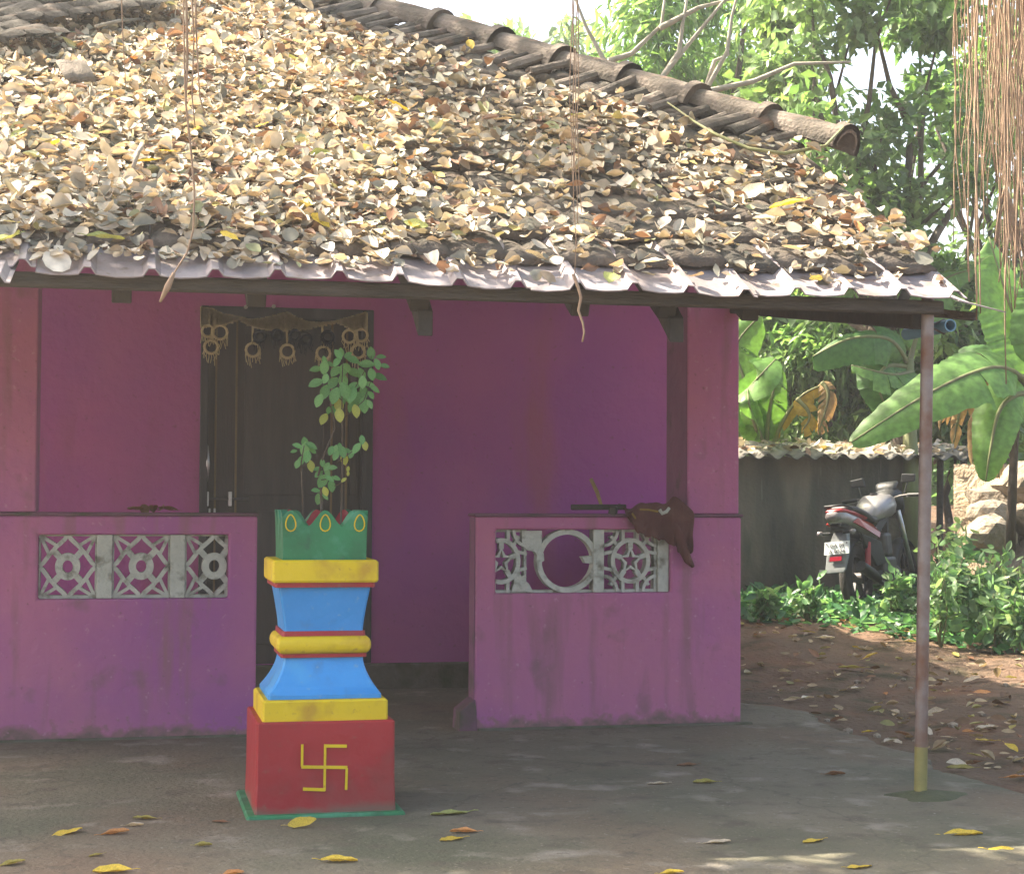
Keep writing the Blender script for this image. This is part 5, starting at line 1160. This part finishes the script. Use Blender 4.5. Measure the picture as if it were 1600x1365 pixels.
while k < 95:
    a, b = rng.uniform(1150, 1640), 985+280*rng.random()**2.1
    q = onZ(a, b, .05)
    if q[0] < .55 and q[1] < 1.2: continue
    if q[0] < .2: continue
    q[2] = gh(q[0], q[1])+rng.uniform(.012, .03); nm = random.choices(['tan', 'pale', 'brown', 'olive', 'orange', 'yellow'], (3.2, .8, 3, 3, 1, .7))[0]
    o = lay(random.choice(DM[nm]), q, (0, 0, 1), rng.uniform(.06, .12), rng.uniform(0, 6.28), .3); l_ = LABG(nm, True); tag(o, l_[0], 'leaf', l_[1]); k += 1
NS = 500; V0 = []
while len(V0) < NS:
    a, b = rng.uniform(1150, 1680), 965+270*rng.random()**2.3; q = onZ(a, b, .06)
    if q[0] < .6: continue
    q[2] = gh(q[0], q[1])+rng.uniform(.01, .03); V0.append(q)
V0 = np.array(V0); V, T_, C_ = leaves(LEAF, V0, rng.normal(size=(NS, 3))*np.array([1, 1, .15]), nrm(rng.normal(size=(NS, 3))*.3+np.array([0, 0, 1])), rng.uniform(.04, .10, NS), rng.uniform(.45, .65, NS), pick([(.34, .27, .17), (.24, .17, .10), (.40, .34, .22), (.16, .10, .06), (.30, .29, .12)], (4, 3, 2, 2, 1.5), NS, .2), rng.uniform(-.3, .5, NS))
tag(inst('soil_litter', fast('soil_litter', V, T_, C_, MLIT)), 'small dry leaves scattered over the bare soil yard', 'leaf litter', kind='stuff')
# litter on the wall coping and on the left parapet
NW = 420; xw_ = rng.uniform(cx0, cx1, NW); yw_ = rng.uniform(YW-.22, YW+.6, NW); pw = np.column_stack([xw_, yw_, wz+.075+.20*(yw_-YW+.2)*.6+rng.uniform(.0, .06, NW)])
V, T_, C_ = leaves(LEAF, pw, rng.normal(size=(NW, 3))*np.array([1, 1, .3]), nrm(rng.normal(size=(NW, 3))*.4+np.array([0, 0, 1])), rng.uniform(.07, .13, NW), rng.uniform(.45, .6, NW), pick(LC, LW, NW, .2), rng.uniform(-.3, .5, NW))
tag(inst('coping_litter', fast('coping_litter', V, T_, C_, MLIT)), 'dry leaves lying along the corrugated coping of the wall', 'leaf litter', kind='stuff')
for k, a in enumerate((212, 226, 240, 252, 262)):
    q = Vector(onY(a, 806, .05)); q.z = HP+.03; o = lay(DM['brown'][k % 4], q, (0, -.2, 1), .10, rng.uniform(0, 6), .4); tag(o, 'dark curled leaf lying on the left parapet', 'leaf', 'leaves on the left parapet')
# small pebbles and grit on the soil
for k in range(40):
    a, b = rng.uniform(1160, 1620), rng.uniform(1010, 1330); q = onZ(a, b, .0)
    if q[0] < .5: continue
    s_ = rng.uniform(.010, .03); bm = bmesh.new(); bmesh.ops.create_icosphere(bm, subdivisions=1, radius=s_)
    for v in bm.verts: v.co *= 1+rng.normal()*.14; v.co.z *= .7
    me = bpy.data.meshes.new('pebble'); bm.to_mesh(me); bm.free(); me.materials.append(MT['stone']); q[2] = gh(q[0], q[1])+s_*.3
    tag(inst('pebble', me, None, Matrix.Translation(q)), 'small stone on the bare soil near the pole', 'stone', 'stones on the soil')

# ------------------------------------------------------------------ thin scattering air, added in place of lens glare
hz = MB().box((-16, -11, -1.2), (40, 46, 16)).build('glare_veil', 'soil', None)
hm = bpy.data.materials.new('glare_veil_air'); hm.use_nodes = True; t = hm.node_tree; t.nodes.clear()
ou = t.nodes.new('ShaderNodeOutputMaterial'); pv = t.nodes.new('ShaderNodeVolumePrincipled')
pv.inputs['Color'].default_value = (.95, .96, .95, 1); pv.inputs['Density'].default_value = .0028; pv.inputs['Anisotropy'].default_value = .45
t.links.new(pv.outputs[0], ou.inputs['Volume']); hz.data.materials.clear(); hz.data.materials.append(hm)
tag(hz, 'thin air volume over the yard, added for the veil of lens glare', 'glare_veil', kind='stuff')
